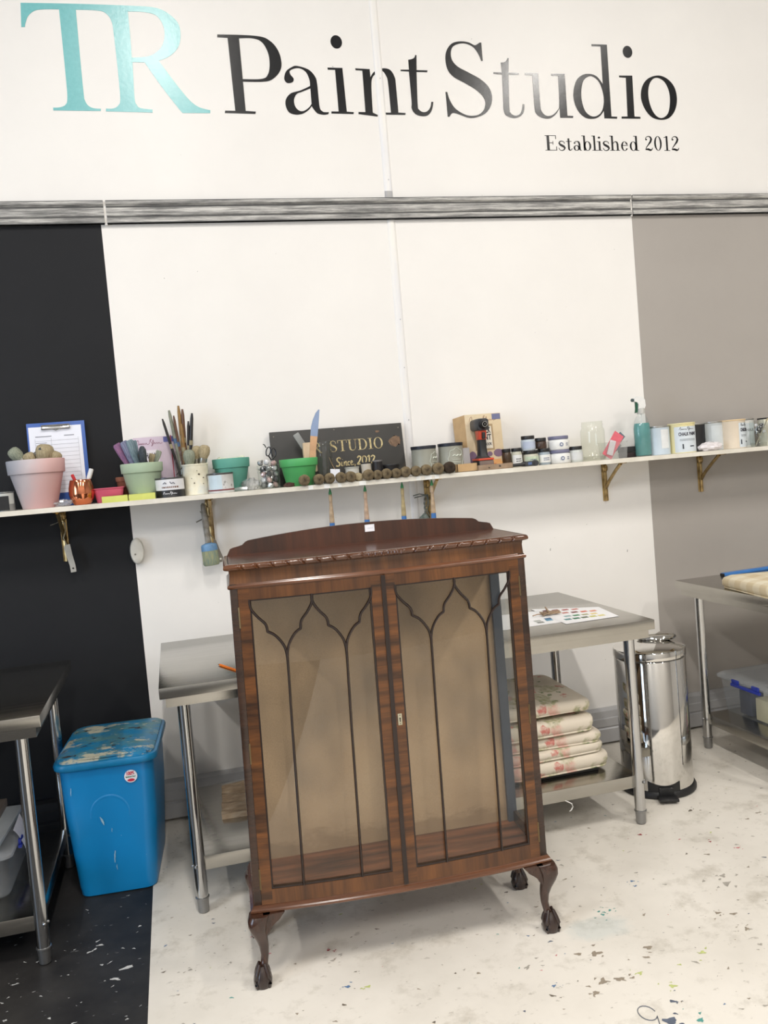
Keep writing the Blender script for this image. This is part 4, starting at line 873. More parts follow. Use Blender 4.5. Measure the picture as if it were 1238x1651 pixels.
# plastic storage boxes
PLB = glass('clear_plastic', (.9, .92, .94), .6, .15, .10); CLIP = mat('clip_blue', (34, 52, 150), .4); PL2 = glass('clear_plastic_lid', (.8, .82, .84), .6, .2, .18)
def storage(label, x, y, z, w, d, h, side):
    t = thing('storage_box', label, 'box', (x, y, z))
    m = M(); secs = [[(px, py, zz) for px, py in rrect(w/2*f, d/2*f, .03, 4)] for f, zz in ((.88, 0), (.90, .006), (.97, h*.86), (.99, h*.88))]
    n = len(secs[0]); b = [p for s in secs for p in s]; m.add(b, [(j*n+i, j*n+(i+1) % n, (j+1)*n+(i+1) % n, (j+1)*n+i) for j in range(3) for i in range(n)]+[tuple(range(n))[::-1]]); m.obj('box_body', PLB, t, ang=40)
    m = M(); loft(m, [[(px, py, zz) for px, py in rrect(w/2*f, d/2*f, .03, 4)] for f, zz in ((1.0, h*.85), (1.03, h*.87), (1.03, h*.93), (.99, h*.96), (.93, h*1.0), (.9, h*1.0))]); m.obj('box_lid', PL2, t, ang=40)
    s = side; X = s*(w/2*1.03)
    m = M(); m.box(min(X, X+s*.012), -.10, h*.78, max(X, X+s*.012), .10, h*.85, .002)
    for yy in (-.09, .05): m.box(min(X, X+s*.010), yy, h*.85, max(X, X+s*.010), yy+.045, h*.95, .002)
    m.obj('clip', CLIP, t, label='blue side clip')
    return t
b1 = storage('clear plastic storage box with blue clips under the right steel table', 2.62, -.50, .1685, .38, .46, .185, -1)
BX = [('small cream carton inside the right clear storage box', (206, 196, 160), 2.50, -.56, .08, .10, .10), ('small dark carton inside the right clear storage box', (70, 76, 92), 2.50, -.43, .07, .08, .11), ('pale card inside the right clear storage box', (224, 222, 210), 2.58, -.36, .10, .06, .09), ('red and white pack inside the right clear storage box', (190, 120, 130), 2.52, -.655, .08, .05, .07)]
for lab, colr, x, y, w, d, h in BX:
    tag(M().box(-w/2, -d/2, 0, w/2, d/2, h, .003).obj('carton', mat('carton_%d' % colr[2], colr, .6), loc=(x, y, .176)), lab, 'carton')
b2 = storage('clear plastic storage box with blue clips under the left steel table', -.80, -.66, .1565, .36, .42, .155, 1)
m = M(); m.box(-.17, -.20, 0, .15, .20, .012, .002); tag(m.obj('paper_pad', mat('pad_grey', (170, 176, 180), .6), loc=(-.80, -.65, .313), rot=(0, 0, -.06)), 'pale grey pad lying on the clear box under the left table', 'paper')
m = M(); m.box(-.15, -.17, 0, .12, .18, .026, .002); tag(m.obj('book', mat('book_brown', (108, 98, 90), .6, 0, .2), loc=(-.82, -.62, .3255), rot=(0, 0, -.02)), 'brown book topmost on the clear box under the left table', 'book')
m = M(); vs = []
for i in range(9):
    t_ = i/8; vs += [(.165+.05*t_, -.06-.045*t_, .0125-.02*t_-.10*t_*t_*.6), (.16+.045*t_, .10-.10*t_, .0125-.02*t_-.07*t_*t_)]
m.add(vs, [(2*i, 2*i+2, 2*i+3, 2*i+1) for i in range(8)]); tag(m.obj('loose_paper', mat('loose_white', (214, 212, 220), .7), loc=(-.797, -.66, .3155), fix=False), 'curled white paper hanging off the clear box under the left table', 'paper')
# thread hanging from the lower shelf
m = M(); m.tube([(1.325, -.89, .146), (1.34, -.90, .139), (1.352, -.902, .131), (1.355, -.902, .118), (1.350, -.90, .108), (1.342, -.90, .103)], [.002, .002, .0022, .0025, .003, .0015], 5)
tag(m.obj('thread', mat('white_thread', (226, 224, 220), .8)), 'curl of white thread hanging under the long steel table shelf', 'thread')

# ================================================================ wall shelf and brackets
def SZ(x): return 1.4085-.0038*(x+.65)
SHW = multi('shelf_paint', [(.3, (206, 200, 186)), (.7, (232, 227, 216))], .45, sc=8, det=6)
t = thing('wall_shelf', 'long white shelf across the wall holding pots, tins and brushes', 'shelf', (0, 0, 0))
m = M(); a, b = -2.2, 4.4; n = 24
vs = []
for i in range(n+1):
    x = a+(b-a)*i/n; z = SZ(x); vs += [(x, -.24, z-.0195), (x, -.24, z), (x, -.0005, z), (x, -.0005, z-.0195)]
m.add(vs, [(0, 1, 2, 3), tuple(4*n+i for i in (3, 2, 1, 0))]+[(4*i+j, 4*i+4+j, 4*i+4+(j+1) % 4, 4*i+(j+1) % 4) for i in range(n) for j in range(4)]); m.obj('board', SHW, t, smooth=False)
TP = mat('masking_tape', (232, 232, 228), .6)
for x, w in ((.575, .02), (.645, .025), (.70, .015), (.80, .03), (1.05, .02), (1.095, .03), (1.135, .02)):
    M().box(x-w/2, -.2412, SZ(x)-.018, x+w/2, -.2402, SZ(x)-.001).obj('tape', TP, t, smooth=False)
BR = multi('tarnished_brass', [(.3, (124, 100, 62)), (.7, (198, 172, 120))], .24, .8, sc=30)
for i, x in enumerate((-.449, .156, 1.155, 2.064, 2.594)):
    t = thing('shelf_bracket', 'tarnished brass shelf bracket, %s' % ('at the far left on the black wall', 'behind the hanging blue-banded brush', 'behind the cabinet top', 'below the clear sandpaper box', 'rightmost, on the grey wall')[i], 'bracket', (x, 0, SZ(x)-.0195), group=None)
    L_ = .215 if i < 2 else .185
    M().box(-.014, -.004, -L_, .014, 0, 0, .001).tube([(0, -.005, -.004), (0, -.0085, -.09), (0, -.0085, -.12), (0, -.005, -L_)], .009, 8).obj('wall_leg', BR, t)
    M().box(-.013, -.205, -.004, .013, 0, 0, .001).obj('shelf_leg', BR, t)
    M().tube([(0, -.17, -.004), (0, -.12, -.035), (0, -.05, -.085), (0, -.008, -.125)], .008, 8).obj('brace', BR, t)
    M().blob((0, -.011, -.024), (.017, .010, .022), 10, 6).obj('cast_leaf', BR, t); M().blob((0, -.012, -.115), (.011, .008, .014), 8, 5).obj('cast_boss', BR, t)

# ---------------------------------------------------------------- generic containers
def pot(label, x, y, rr, rimh, rb, h, mt, soil=None, z=None, name='flower_pot', lean=0):
    z = SZ(x) if z is None else z; t = thing(name, label, 'pot', (x, y, z)); rk = rr*.90
    m = M(); m.lathe([(0, 0), (rb-.002, 0), (rb, .002), (rk-.001, h-rimh-.002), (rk, h-rimh)], 36); m.lathe([(rk*.97, h-rimh), (rr*.955, h-rimh+.001), (rr*.965, h-rimh+.003), (rr-.001, h-.003), (rr-.003, h), (rr-.009, h), (rr-.011, h-.004), (rb*.95, h*.45), (0, h*.45)], 36, cap=False)
    m.obj('body', mt, t, ang=50); return t
def cancyl(label, x, y, r, h, body, lid, lab=None, labcol=None, z=None, text=None, tsz=.02, name='paint_tin', band=None, sig=False, rimr=1.02, tx=0, lw=75):
    z = SZ(x) if z is None else z; t = thing(name, label, 'tin', (x, y, z))
    m = M(); m.lathe([(r*.97, 0), (r, .001), (r, .004), (r*.985, .006), (r*.985, h-.007), (r, h-.005), (r, h-.001)], 32); m.obj('body', body, t)
    m = M(); m.lathe([(0, h-.004), (r*.82, h-.004), (r*.84, h-.0005), (r*.9, h+.001), (r*rimr, h+.001), (r*rimr+.001, h-.003), (r*1.002, h-.006)], 32); m.obj('lid', lid, t, ang=50)
    if labcol is not None:
        m = M(); A = [math.radians(-90+tx-lw+2*lw*i/24) for i in range(25)]; z0, z1 = lab; rr = r*.985+.0007
        m.add([(rr*cos(a), rr*sin(a), zz) for a in A for zz in (z0, z1)], [(2*i, 2*i+2, 2*i+3, 2*i+1) for i in range(24)]); lb = m.obj('label', labcol, t)
    else: lb = t
    return t, lb, z
BRUSHN = {}
def brush(label, base, tip, kind='round', hw=.006, bl=.05, br=.018, hm=None, fm=None, bm=None, up=True, group=None, hl=None, flat=1.0, name='paint_brush', sharebr=None):
    """base = handle end, tip = bristle end (world); handle, ferrule, bristles"""
    b, p = Vector(base), Vector(tip); d = p-b; Lh = d.length; q = d.to_track_quat('Z', 'X')
    t = thing(name, label, 'brush', tuple(b), q.to_euler(), group)
    fl = min(.03, Lh*.2); hl = Lh-fl-bl
    m = M(); m.lathe([(0, 0), (hw*.55, .001), (hw*.8, hl*.12), (hw*.7, hl*.4), (hw*1.1, hl*.75), (hw*.9, hl)], 12, sy=.75 if flat < 1 else 1); m.obj('handle', hm, t)
    m = M(); r2 = br*.72
    m.lathe([(hw*.9, hl-.002), (r2*.85, hl+.004), (r2, hl+fl*.5), (r2, hl+fl)], 16, sy=flat); m.obj('ferrule', fm, t)
    m = M(); z0 = hl+fl
    if kind == 'round': pr_ = [(r2*.95, z0-.002), (br*.96, z0+bl*.3), (br, z0+bl*.62), (br*.84, z0+bl*.86), (br*.5, z0+bl*.97), (0, z0+bl)]
    else: pr_ = [(r2*.95, z0-.002), (br*1.0, z0+bl*.5), (br*1.05, z0+bl*.94), (br*.8, z0+bl), (0, z0+bl)]
    m.lathe(pr_, 18, sy=flat)
    m.v = [(x*(1+random.uniform(-.05, .05)), y*(1+random.uniform(-.05, .05)), z) for x, y, z in m.v]
    m.obj('bristles', bm, t, ang=60); return t
def bristle(name, a, b, sc=30): return multi(name, [(.35, a), (.65, b)], .85, sc=sc, scale=(14, 14, 1), det=4, bmp=.6, bd=.003)
B_BEI = bristle('bristle_beige', (140, 126, 96), (186, 172, 140)); B_GRN = bristle('bristle_greygreen', (112, 120, 104), (160, 164, 146)); B_DRK = bristle('bristle_dark', (40, 46, 52), (78, 86, 92)); B_BRN = bristle('bristle_brown', (66, 50, 34), (132, 112, 78)); B_ROW = None
def radial(name, core, rim, r0):
    m, N, L, B = nm(name); tc = N.new('ShaderNodeTexCoord'); mp = N.new('ShaderNodeMapping'); mp.inputs['Scale'].default_value = (1/r0, 0, 1/r0); L.new(tc.outputs['Object'], mp.inputs[0])
    ln = N.new('ShaderNodeVectorMath'); ln.operation = 'LENGTH'; L.new(mp.outputs[0], ln.inputs[0]); t = tex(N, L, sc=90, det=5, rough=.7)
    ad = N.new('ShaderNodeMath'); ad.operation = 'MULTIPLY_ADD'; ad.inputs[1].default_value = 2.0; L.new(t.outputs['Fac'], ad.inputs[0]); L.new(ln.outputs['Value'], ad.inputs[2])
    r = ramp(N, L, ad.outputs[0], [(.3, (0, 0, 0, 1)), (1, (1, 1, 1, 1))]); mh = N.new('ShaderNodeMath'); mh.operation = 'MULTIPLY'; mh.inputs[1].default_value = .38; L.new(ad.outputs[0], mh.inputs[0]); L.new(mh.outputs[0], r.inputs[0])
    L.new(mixc(N, L, r.outputs[0], lin(core), lin(rim)), B.inputs['Base Color']); B.inputs['Roughness'].default_value = .9; bump(N, L, B, t.outputs['Fac'], .8, .004); return m
R_BRN = radial('row_bristle_brown', (40, 30, 20), (150, 132, 100), .024); R_DRK = radial('row_bristle_dark', (30, 22, 16), (72, 56, 40), .026)
B_DBR = bristle('bristle_dark_brown', (36, 27, 20), (84, 66, 46))
H_WOOD = mat('handle_wood', (160, 130, 96), .5, 0, .25, 30); H_BLK = mat('handle_black', (34, 30, 30), .4); H_BRN = mat('handle_brown', (96, 64, 44), .45, 0, .3, 20); F_MET = mat('ferrule_metal', (160, 158, 150), .3, .85, .2, 30); F_GRN = mat('handle_grey_paint', (126, 128, 112), .55, 0, .3, 25); H_GLD = mat('handle_ochre', (136, 104, 58), .45, 0, .35, 25)
GL_ = glass('jar_glass', (.93, .95, .94), 1.0); GLD = glass('jar_glass_dirty', (.88, .88, .86), 1.2, .08, .035)
def glassjar(label, x, y, r, h, mt=GL_, neck=.8, name='glass_jar', z=None, fac=0):
    z = SZ(x) if z is None else z; t = thing(name, label, 'jar', (x, y, z)); nk = r*neck; s = h-.035
    m = M(); m.lathe([(0, .0005), (r*.9, .0005), (r, .008), (r, s-.012), (r*.97, s-.004), (nk*1.02, s+.006), (nk, s+.010), (nk, s+.014), (nk*1.05, s+.016), (nk*1.05, s+.02), (nk, s+.023), (nk, h-.004), (nk*1.03, h-.002), (nk, h)], 28, cap=False); m.obj('glass_body', mt, t, ang=60)
    m = M(); m.lathe([(0, .004), (r*.86, .004), (r*.94, .010), (r*.95, .02)], 28, cap=False); m.obj('glass_base', GLD, t, ang=60); return t

# ---------------------------------------------------------------- items, left to right
t, lb, z = cancyl('grey lidded tin at the far left end of the shelf', -.637, -.17, .036, .076, mat('tin_grey', (150, 152, 150), .35, .5), mat('tin_lid_grey', (120, 122, 122), .35, .6), (.028, .072), mat('tin_pale', (186, 188, 184), .4))
M().box(-.03, -.035, .004, .02, -.0375, .06).obj('wire_handle', BP, t, smooth=False)

m_, N, L, B = nm('pink_ombre'); tc = N.new('ShaderNodeTexCoord'); sx = N.new('ShaderNodeSeparateXYZ'); L.new(tc.outputs['Object'], sx.inputs[0]); no = tex(N, L, sc=7, det=4)
ad = N.new('ShaderNodeMath'); ad.operation = 'MULTIPLY_ADD'; ad.inputs[1].default_value = .10; L.new(no.outputs['Fac'], ad.inputs[0]); L.new(sx.outputs[0], ad.inputs[2])
a2 = N.new('ShaderNodeMath'); a2.operation = 'MULTIPLY_ADD'; a2.inputs[1].default_value = -.35; L.new(sx.outputs[2], a2.inputs[0]); L.new(ad.outputs[0], a2.inputs[2])
mr = N.new('ShaderNodeMath'); mr.operation = 'MULTIPLY_ADD'; mr.inputs[1].default_value = 3.2; mr.inputs[2].default_value = .5; L.new(a2.outputs[0], mr.inputs[0])
r = ramp(N, L, mr.outputs[0], [(.12, (150, 156, 166)), (.40, (196, 184, 186)), (.62, (212, 176, 174)), (.95, (208, 160, 160))]); L.new(r.outputs[0], B.inputs['Base Color']); B.inputs['Roughness'].default_value = .8; PINK = m_
pot('large pink and grey-blue flower pot with round brushes, at the left', -.511, -.153, .112, .056, .066, .195, PINK)
zz = SZ(-.52)
brush('round beige brush leaning out left of the pink pot', (-.49, -.14, zz+.10), (-.60, -.155, zz+.245), 'round', .006, .055, .026, F_GRN, F_MET, B_GRN)
brush('big fat beige round brush standing in the pink pot', (-.49, -.14, zz+.10), (-.468, -.16, zz+.255), 'round', .008, .07, .036, H_WOOD, F_MET, B_BEI)
brush('beige round brush low in the middle of the pink pot', (-.49, -.14, zz+.10), (-.54, -.16, zz+.225), 'round', .006, .045, .024, H_WOOD, F_MET, B_BEI)
brush('beige round brush at the right edge of the pink pot', (-.49, -.14, zz+.10), (-.425, -.15, zz+.222), 'round', .006, .045, .026, H_WOOD, F_MET, B_BEI)
brush('dark brush with paint-caked handle lying across the pink pot', (-.575, -.12, zz+.18), (-.475, -.18, zz+.235), 'flat', .006, .03, .012, F_GRN, F_MET, B_DRK)
# clipboard leaning on the wall
cb = thing('clipboard', 'blue clipboard with a printed form leaning against the black wall', 'clipboard', (-.437, -.046, SZ(-.44)), (math.radians(-5), 0, 0))
M().box(-.115, 0, 0, .115, .004, .352, .0018).obj('board', mat('clip_board_blue', (44, 88, 168), .4), cb)
pp = M().box(-.108, -.0015, .055, .100, -.0002, .335).obj('form_sheet', mat('form_paper', (232, 234, 244), .5, 0, .02), cb, smooth=False)
m = M()
for i in range(13):
    z = .275-.017*i; m.box(-.085, -.0022, z, .085, -.0018, z+.0009)
for x in (-.085, -.022, .085): m.box(x-.0004, -.0022, .07, x+.0004, -.0018, .285)
for i in range(7): m.box(-.083, -.0023, .262-.017*i+.004, -.083+random.uniform(.03, .05), -.0018, .262-.017*i+.0065)
m.box(-.083, -.0023, .292, -.02, -.0018, .296).box(.03, -.0023, .292, .07, -.0018, .296)
m.obj('printed_lines', mat('print_grey', (150, 152, 162), .6), pp, smooth=False)
m = M(); m.box(-.058, -.006, .322, .058, -.001, .334, .001).tube([(-.056, -.006, .338), (.056, -.006, .338)], .004, 8).tube([(-.055, -.007, .336), (-.055, -.011, .322), (.055, -.011, .322), (.055, -.007, .336)], .0022, 6).tube([(-.012, -.009, .322), (0, -.013, .316), (.012, -.009, .322)], .002, 6); m.obj('metal_clip', mat('clip_chrome', (200, 200, 200), .18, .9), cb)
# crumpled clear bag
def crumple(label, name, cat, x, y, z, r, mt, n=9, k=6, jit=.35):
    m = M(); m.blob((0, 0, r[2]*.9), r, n, k, jit); m.v = [(a, b, max(0, c)) for a, b, c in m.v]; o = m.obj(name, mt, loc=(x, y, z), ang=10); return tag(o, label, cat)
CR = glass('crinkled_film', (.85, .85, .84), 3, .12, .22)
crumple('crumpled clear plastic film lying beside the pink pot', 'plastic_film', 'plastic film', -.415, -.20, SZ(-.4), (.034, .02, .014), CR, 16, 8)
# copper mug
CO = mat('copper', (226, 142, 104), .12, 1.0, .05, 6)
t = thing('copper_mug', 'shiny round copper mug holding a red and a white pen', 'mug', (-.347, -.17, SZ(-.347)))
M().lathe([(0, 0), (.030, 0), (.034, .003), (.046, .022), (.0505, .045), (.049, .068), (.044, .090), (.0415, .100), (.0405, .1015), (.0395, .100), (.042, .090), (.046, .060), (.03, .004), (0, .004)], 36, cap=False).obj('body', CO, t, ang=60)
def pen(label, x0, x1, col, w=.006, y=-.17, zb=.05, zt=.14, name='pen', cat='pen'):
    z = SZ(x0); t = thing(name, label, cat, (x0, y, z+zb)); d = Vector((x1-x0, 0, zt-zb)); q = d.to_track_quat('Z', 'X'); t.rotation_euler = q.to_euler(); l = d.length
    M().lathe([(0, 0), (w*.8, 0), (w, .004), (w, l*.6)], 12).obj('barrel', col, t); M().lathe([(w*1.08, l*.6), (w*1.1, l*.97), (w*.7, l), (0, l)], 12).obj('cap', col, t)
pen('red pen standing in the copper mug', -.350, -.377, mat('pen_red', (190, 34, 40), .4), .006, zt=.125); pen('white pen standing in the copper mug', -.335, -.300, mat('pen_white', (222, 222, 222), .4), .0085, zt=.142)
t = thing('pink_tray', 'small pink plastic tray between copper mug and green pot', 'tray', (-.242, -.13, SZ(-.24)))
m = M(); loft(m, [[(x, y, z) for x, y in rrect(.058*f, .05*f, .012, 4)] for f, z in ((.82, 0), (.86, .003), (1.0, .054), (1.06, .056), (1.06, .060), (.98, .060), (.84, .008))]); m.obj('tray_body', mat('tray_pink', (196, 84, 112), .4), t, ang=40)
NT = mat('note_lime', (204, 208, 110), .7)
for x, w, lab, a in ((-.219, .100, 'left of the two lime green note pads on the shelf edge', .05), (-.112, .104, 'right of the two lime green note pads, under the mint pot', -.02)):
    t = thing('note_pad', lab, 'note pad', (x, -.21, SZ(x)), (0, 0, a))
    M().box(-w/2, -.026, 0, w/2, .022, .024, .001).obj('sheet_block', NT, t); M().box(-w/2+.001, -.0255, .0242, w/2-.001, .0215, .0255).obj('top_sheet', NT, t, smooth=False)
# rust pot behind
pot('rust brown clay pot hidden behind the mint green pot', -.178, -.046, .042, .02, .032, .10, mat('terracotta', (142, 92, 72), .8))
MINT = multi('mint_paint', [(.3, (158, 178, 152)), (.7, (176, 192, 168))], .75, sc=6)
pot('mint green flower pot stuffed with wide brushes', -.105, -.13, .087, .040, .058, .150, MINT)
zz = SZ(-.1)
PUR = bristle('bristle_violet', (86, 84, 118), (146, 154, 180)); TLB = bristle('bristle_teal', (78, 102, 114), (146, 166, 176)); RDB = bristle('bristle_magenta', (96, 76, 120), (160, 112, 142))
H_PK = mat('handle_pink_paint', (166, 110, 116), .5, 0, .4, 20)
brush('flat brush with magenta-tipped violet bristles leaning left in the mint pot', (-.12, -.12, zz+.06), (-.195, -.16, zz+.235), 'flat', .007, .10, .017, H_PK, H_PK, RDB, flat=.45)
brush('flat brush with violet bristles second from left in the mint pot', (-.11, -.12, zz+.06), (-.166, -.165, zz+.243), 'flat', .007, .105, .018, H_PK, H_PK, PUR, flat=.45)
brush('flat brush with pale blue bristles in the mint pot', (-.10, -.12, zz+.06), (-.143, -.16, zz+.247), 'flat', .007, .105, .018, H_WOOD, H_WOOD, TLB, flat=.45)
brush('dark teal flat brush with black bristles in the mint pot', (-.10, -.11, zz+.06), (-.128, -.13, zz+.245), 'flat', .007, .06, .014, H_BLK, F_MET, TLB, flat=.45)
brush('big black wide brush in the middle of the mint pot', (-.10, -.12, zz+.06), (-.094, -.165, zz+.218), 'round', .012, .085, .032, H_BLK, F_MET, B_DRK, flat=.5)
brush('short grey flat brush leaning right in the mint pot', (-.08, -.12, zz+.06), (-.028, -.15, zz+.195), 'flat', .006, .045, .012, H_WOOD, F_MET, B_GRN, flat=.45)
brush('small paint-spattered brush at the back of the mint pot', (-.09, -.11, zz+.06), (-.057, -.13, zz+.185), 'flat', .006, .04, .014, H_PK, F_MET, B_BEI, flat=.45)
# book lilac
LIL = multi('book_lilac', [(.3, (190, 172, 190)), (.7, (206, 190, 204))], .5, sc=12)
def sigline(m, x0, z0, w, h, y, lw=.0016):
    """flourishing handwritten line"""
    pts = [(0, .25), (.05, .75), (.10, .95), (.12, .6), (.11, .2), (.13, .45), (.17, .3), (.19, .5), (.22, .28), (.25, .5), (.28, .28), (.31, .48), (.35, .3), (.40, .5), (.42, .3), (.50, .35), (.55, .9), (.60, 1.0), (.56, .75), (.60, .45), (.64, .2), (.58, .0), (.62, .3), (.66, .9), (.67, .3), (.71, .5), (.75, .3), (.79, .5), (.83, .3), (.87, .48), (.92, .3), (1.0, .4)]
    q = catmull([(x0+a*w, z0+b*h, 0) for a, b in pts], 3, closed=False); m.ribbon(q, lw, y)
bk = thing('workbook', 'lilac spiral workbook with a red elastic band behind the mint pot', 'book', (-.048, -.062, SZ(-.05)), (math.radians(-6), 0, 0))
M().box(-.085, 0, 0, .085, .018, .262, .0015).obj('book_block', LIL, bk)
m = M(); sigline(m, -.075, .222, .11, .03, -.0009); m.obj('signature_print', mat('print_plum', (130, 70, 96), .6), bk, smooth=False, fix=False)
M().box(-.062, -.0012, .13, .018, -.0004, .205).obj('title_panel', mat('title_white', (222, 216, 222), .6), bk, smooth=False)
TB = mat('title_dark', (52, 50, 62), .6)
lettering('CHALK', .03, TB, bk, (-.022, -.0016, .172), width=.064, bold=.0008); lettering('PAINT', .03, TB, bk, (-.022, -.0016, .143), width=.064, bold=.0008)
M().box(.0, -.0016, .03, .062, -.0004, .055).blob((.03, -.001, .065), (.035, .0012, .02), 14, 4).obj('violet_blot', mat('blot_violet', (112, 96, 140), .6), bk, smooth=False)
M().box(.040, -.0014, .236, .082, -.0004, .258).obj('corner_patch', mat('patch_blue', (96, 100, 160), .6), bk, smooth=False)
M().box(.069, -.0025, .0, .073, .0205, .2635).obj('elastic_band', mat('elastic_red', (150, 30, 56), .5), bk, smooth=False)
# tins
WHT = mat('tin_white_label', (222, 222, 226), .4, 0, .03); TBK = mat('tin_black', (30, 30, 34), .4)
SIL = mat('tin_silver', (170, 170, 168), .28, .85)
t, lb, z = cancyl('flat tin, white above black, in front of the lilac workbook', .001, -.17, .0585, .080, TBK, mat('tin_lid_dark', (92, 92, 94), .3, .7), (.030, .074), WHT, lw=82)
print_lines(lb, mat('print_brown', (122, 96, 84), .6), .0590, .038, .070, 1, .007)
m = M(); sigline(m, -.03, .010, .055, .014, -.0602, .0014); m.obj('signature_print', WHT, lb, smooth=False, fix=False)
m = M(); m.ribbon([(-.028, .056), (-.02, .062), (-.014, .056)], .003, -.0595); m.ribbon([(.0, .064), (.006, .056), (.014, .060), (.02, .054)], .003, -.0598); m.obj('ink_mark', mat('ink_navy', (50, 56, 80), .6), lb, smooth=False, fix=False)
# brush jar
glassjar('clear glass jar full of long artist brushes behind the cream tin', .072, -.085, .042, .190, GLD, .86)
zz = SZ(.07)
for i, (dx, zt, hmat, kind, lab) in enumerate(((-.075, .318, H_BLK, 0, 'leftmost black long-handled brush'), (-.045, .352, F_GRN, 1, 'grey-green thick-handled brush, second from left'), (-.028, .328, H_BRN, 0, 'brown thin brush with a blue band'), (-.005, .368, H_GLD, 1, 'tallest ochre-handled brush'), (.010, .352, H_BRN, 1, 'reddish brown brush right of the tallest'), (.030, .300, H_BLK, 0, 'short grey and black brush'), (.048, .332, H_BLK, 1, 'black brush at the right side'), (.0, .290, H_GLD, 1, 'short ochre brush in the middle'))):
    t = thing('artist_brush', lab+' in the glass jar of long brushes', 'brush', (.072+dx*.1, -.085, zz+.012)); d = Vector((dx*.9, -.004*i, zt)); t.rotation_euler = d.to_track_quat('Z', 'X').to_euler(); l = d.length
    r_ = .0058+.0016*kind
    M().lathe([(0, 0), (r_*.9, .0), (r_, .02), (r_*.9, .10), (r_*1.0, l*.45), (r_*1.05, l*.7), (r_*.95, l*.93), (r_*.55, l), (0, l)], 10).obj('handle', hmat, t)
    M().lathe([(r_*1.12, l*.60), (r_*1.12, l*.66)], 10, cap=False).obj('paint_band', mat('band_blue', (70, 96, 130), .5) if i in (1, 2) else mat('band_drab', (150, 140, 112), .6), t)
    M().lathe([(r_*1.3, .0), (r_*1.3, .05), (r_*1.0, .055)], 10, cap=False).obj('ferrule', F_MET, t)
# cream can
m_ = multi('cream_caked_paint', [(.3, (212, 204, 178)), (.5, (228, 222, 200)), (.7, (200, 206, 204))], .6, sc=14, det=6, bmp=.4)
t, lb, z = cancyl('cream paint-caked open tin with round brushes', .110, -.14, .0535, .128, m_, m_)
m = M()
for x, z_, r_ in ((.012, .085, .005), (.03, .07, .003), (-.01, .05, .003), (.028, .045, .0025), (.005, .10, .002), (-.02, .07, .002)):
    a = x/.0535; m.blob((.0535*sin(a), -.0535*cos(a), z_), (r_, .0012, r_*.8), 8, 4, .2)
m.obj('paint_blots', mat('blot_dark', (82, 72, 58), .6), t)
zz = SZ(.11)+.128
brush('grey-green flattened round brush at the left of the cream tin', (.09, -.13, zz-.09), (.090, -.165, zz+.062), 'round', .007, .06, .025, F_GRN, F_MET, B_GRN)
brush('beige round brush in the middle of the cream tin', (.11, -.12, zz-.09), (.125, -.13, zz+.078), 'round', .006, .055, .021, H_WOOD, F_MET, B_BEI)
brush('largest beige round brush with a dark collar in the cream tin', (.12, -.13, zz-.09), (.160, -.155, zz+.077), 'round', .007, .055, .024, H_BLK, F_MET, B_BEI)
t = thing('palette_knife', 'thin dark stick leaning on the flat tin beside the cream tin', 'stick', (.03, -.15, SZ(.03)+.088), (0, math.radians(42), 0)); M().tube([(0, 0, 0), (0, .02, .085)], [.0018, .0026], 6).obj('stick_shaft', H_BLK, t); M().blob((0, .02, .086), .0032, 8, 5).obj('stick_end', H_BLK, t)
t, lb, z = cancyl('pale blue labelled tin in front of the teal pot',   .208, -.182, .0535, .082, multi('chipped_tin', [(.45, (196, 196, 194)), (.6, (206, 206, 204)), (.66, (86, 82, 76))], .45, sc=22, det=5), mat('tin_lid_dark2', (96, 96, 96), .3, .7), (.010, .074), mat('tin_blue_label', (196, 212, 220), .4), tx=-32, lw=34)
M().lathe([(.0541, .010), (.0541, .015)], 32, cap=False).obj('red_stripe', mat('stripe_red', (120, 44, 50), .5), t)
TEA = multi('teal_paint', [(.3, (84, 150, 134)), (.7, (98, 164, 148))], .65, sc=6)
pot('teal green flower pot with pale contents behind the tins', .264, -.088, .081, .041, .052, .142, TEA)
m = M()
for i in range(7): m.blob((-.045+.015*i, random.uniform(-.02, .02), .128+random.uniform(0, .014)), (.016, .016, .013), 9, 6, .12)
tag(m.obj('wax_pieces', mat('pale_wax', (214, 218, 196), .6), loc=(.264, -.10, SZ(.264))), 'pale lumps heaped inside the teal pot', 'wax').__setitem__('kind', 'stuff')
crumple('grey glassy bundle wrapped in clear film beside the knob jar', 'wrapped_bundle', 'bundle', .335, -.155, SZ(.33), (.038, .035, .026), CR, 18, 9, .2)
m = M(); m.tube([(0, 0, .006), (-.03, .0, .010), (-.055, 0, .008), (-.075, 0, .004)], [.012, .009, .006, .003], 8); tag(m.obj('film_tail', CR, loc=(.315, -.17, SZ(.3)), ang=20), 'twisted grey film end left of the wrapped bundle', 'plastic film')
glassjar('clear glass jar filled with glass knobs', .415, -.14, .047, .102, GL_, 1.0)
KN = [mat('knob_grey', (150, 152, 152), .12, .5), mat('knob_clear', (206, 208, 212), .08, .3), mat('knob_rose', (196, 168, 164), .12, .3), mat('knob_dark', (92, 92, 94), .15, .4)]
kb = None
pos = [(a, b, c) for c in (.016, .040, .064, .088) for a, b in ((-.026, -.012), (.0, -.028), (.026, -.012), (.010, .02), (-.015, .02))]
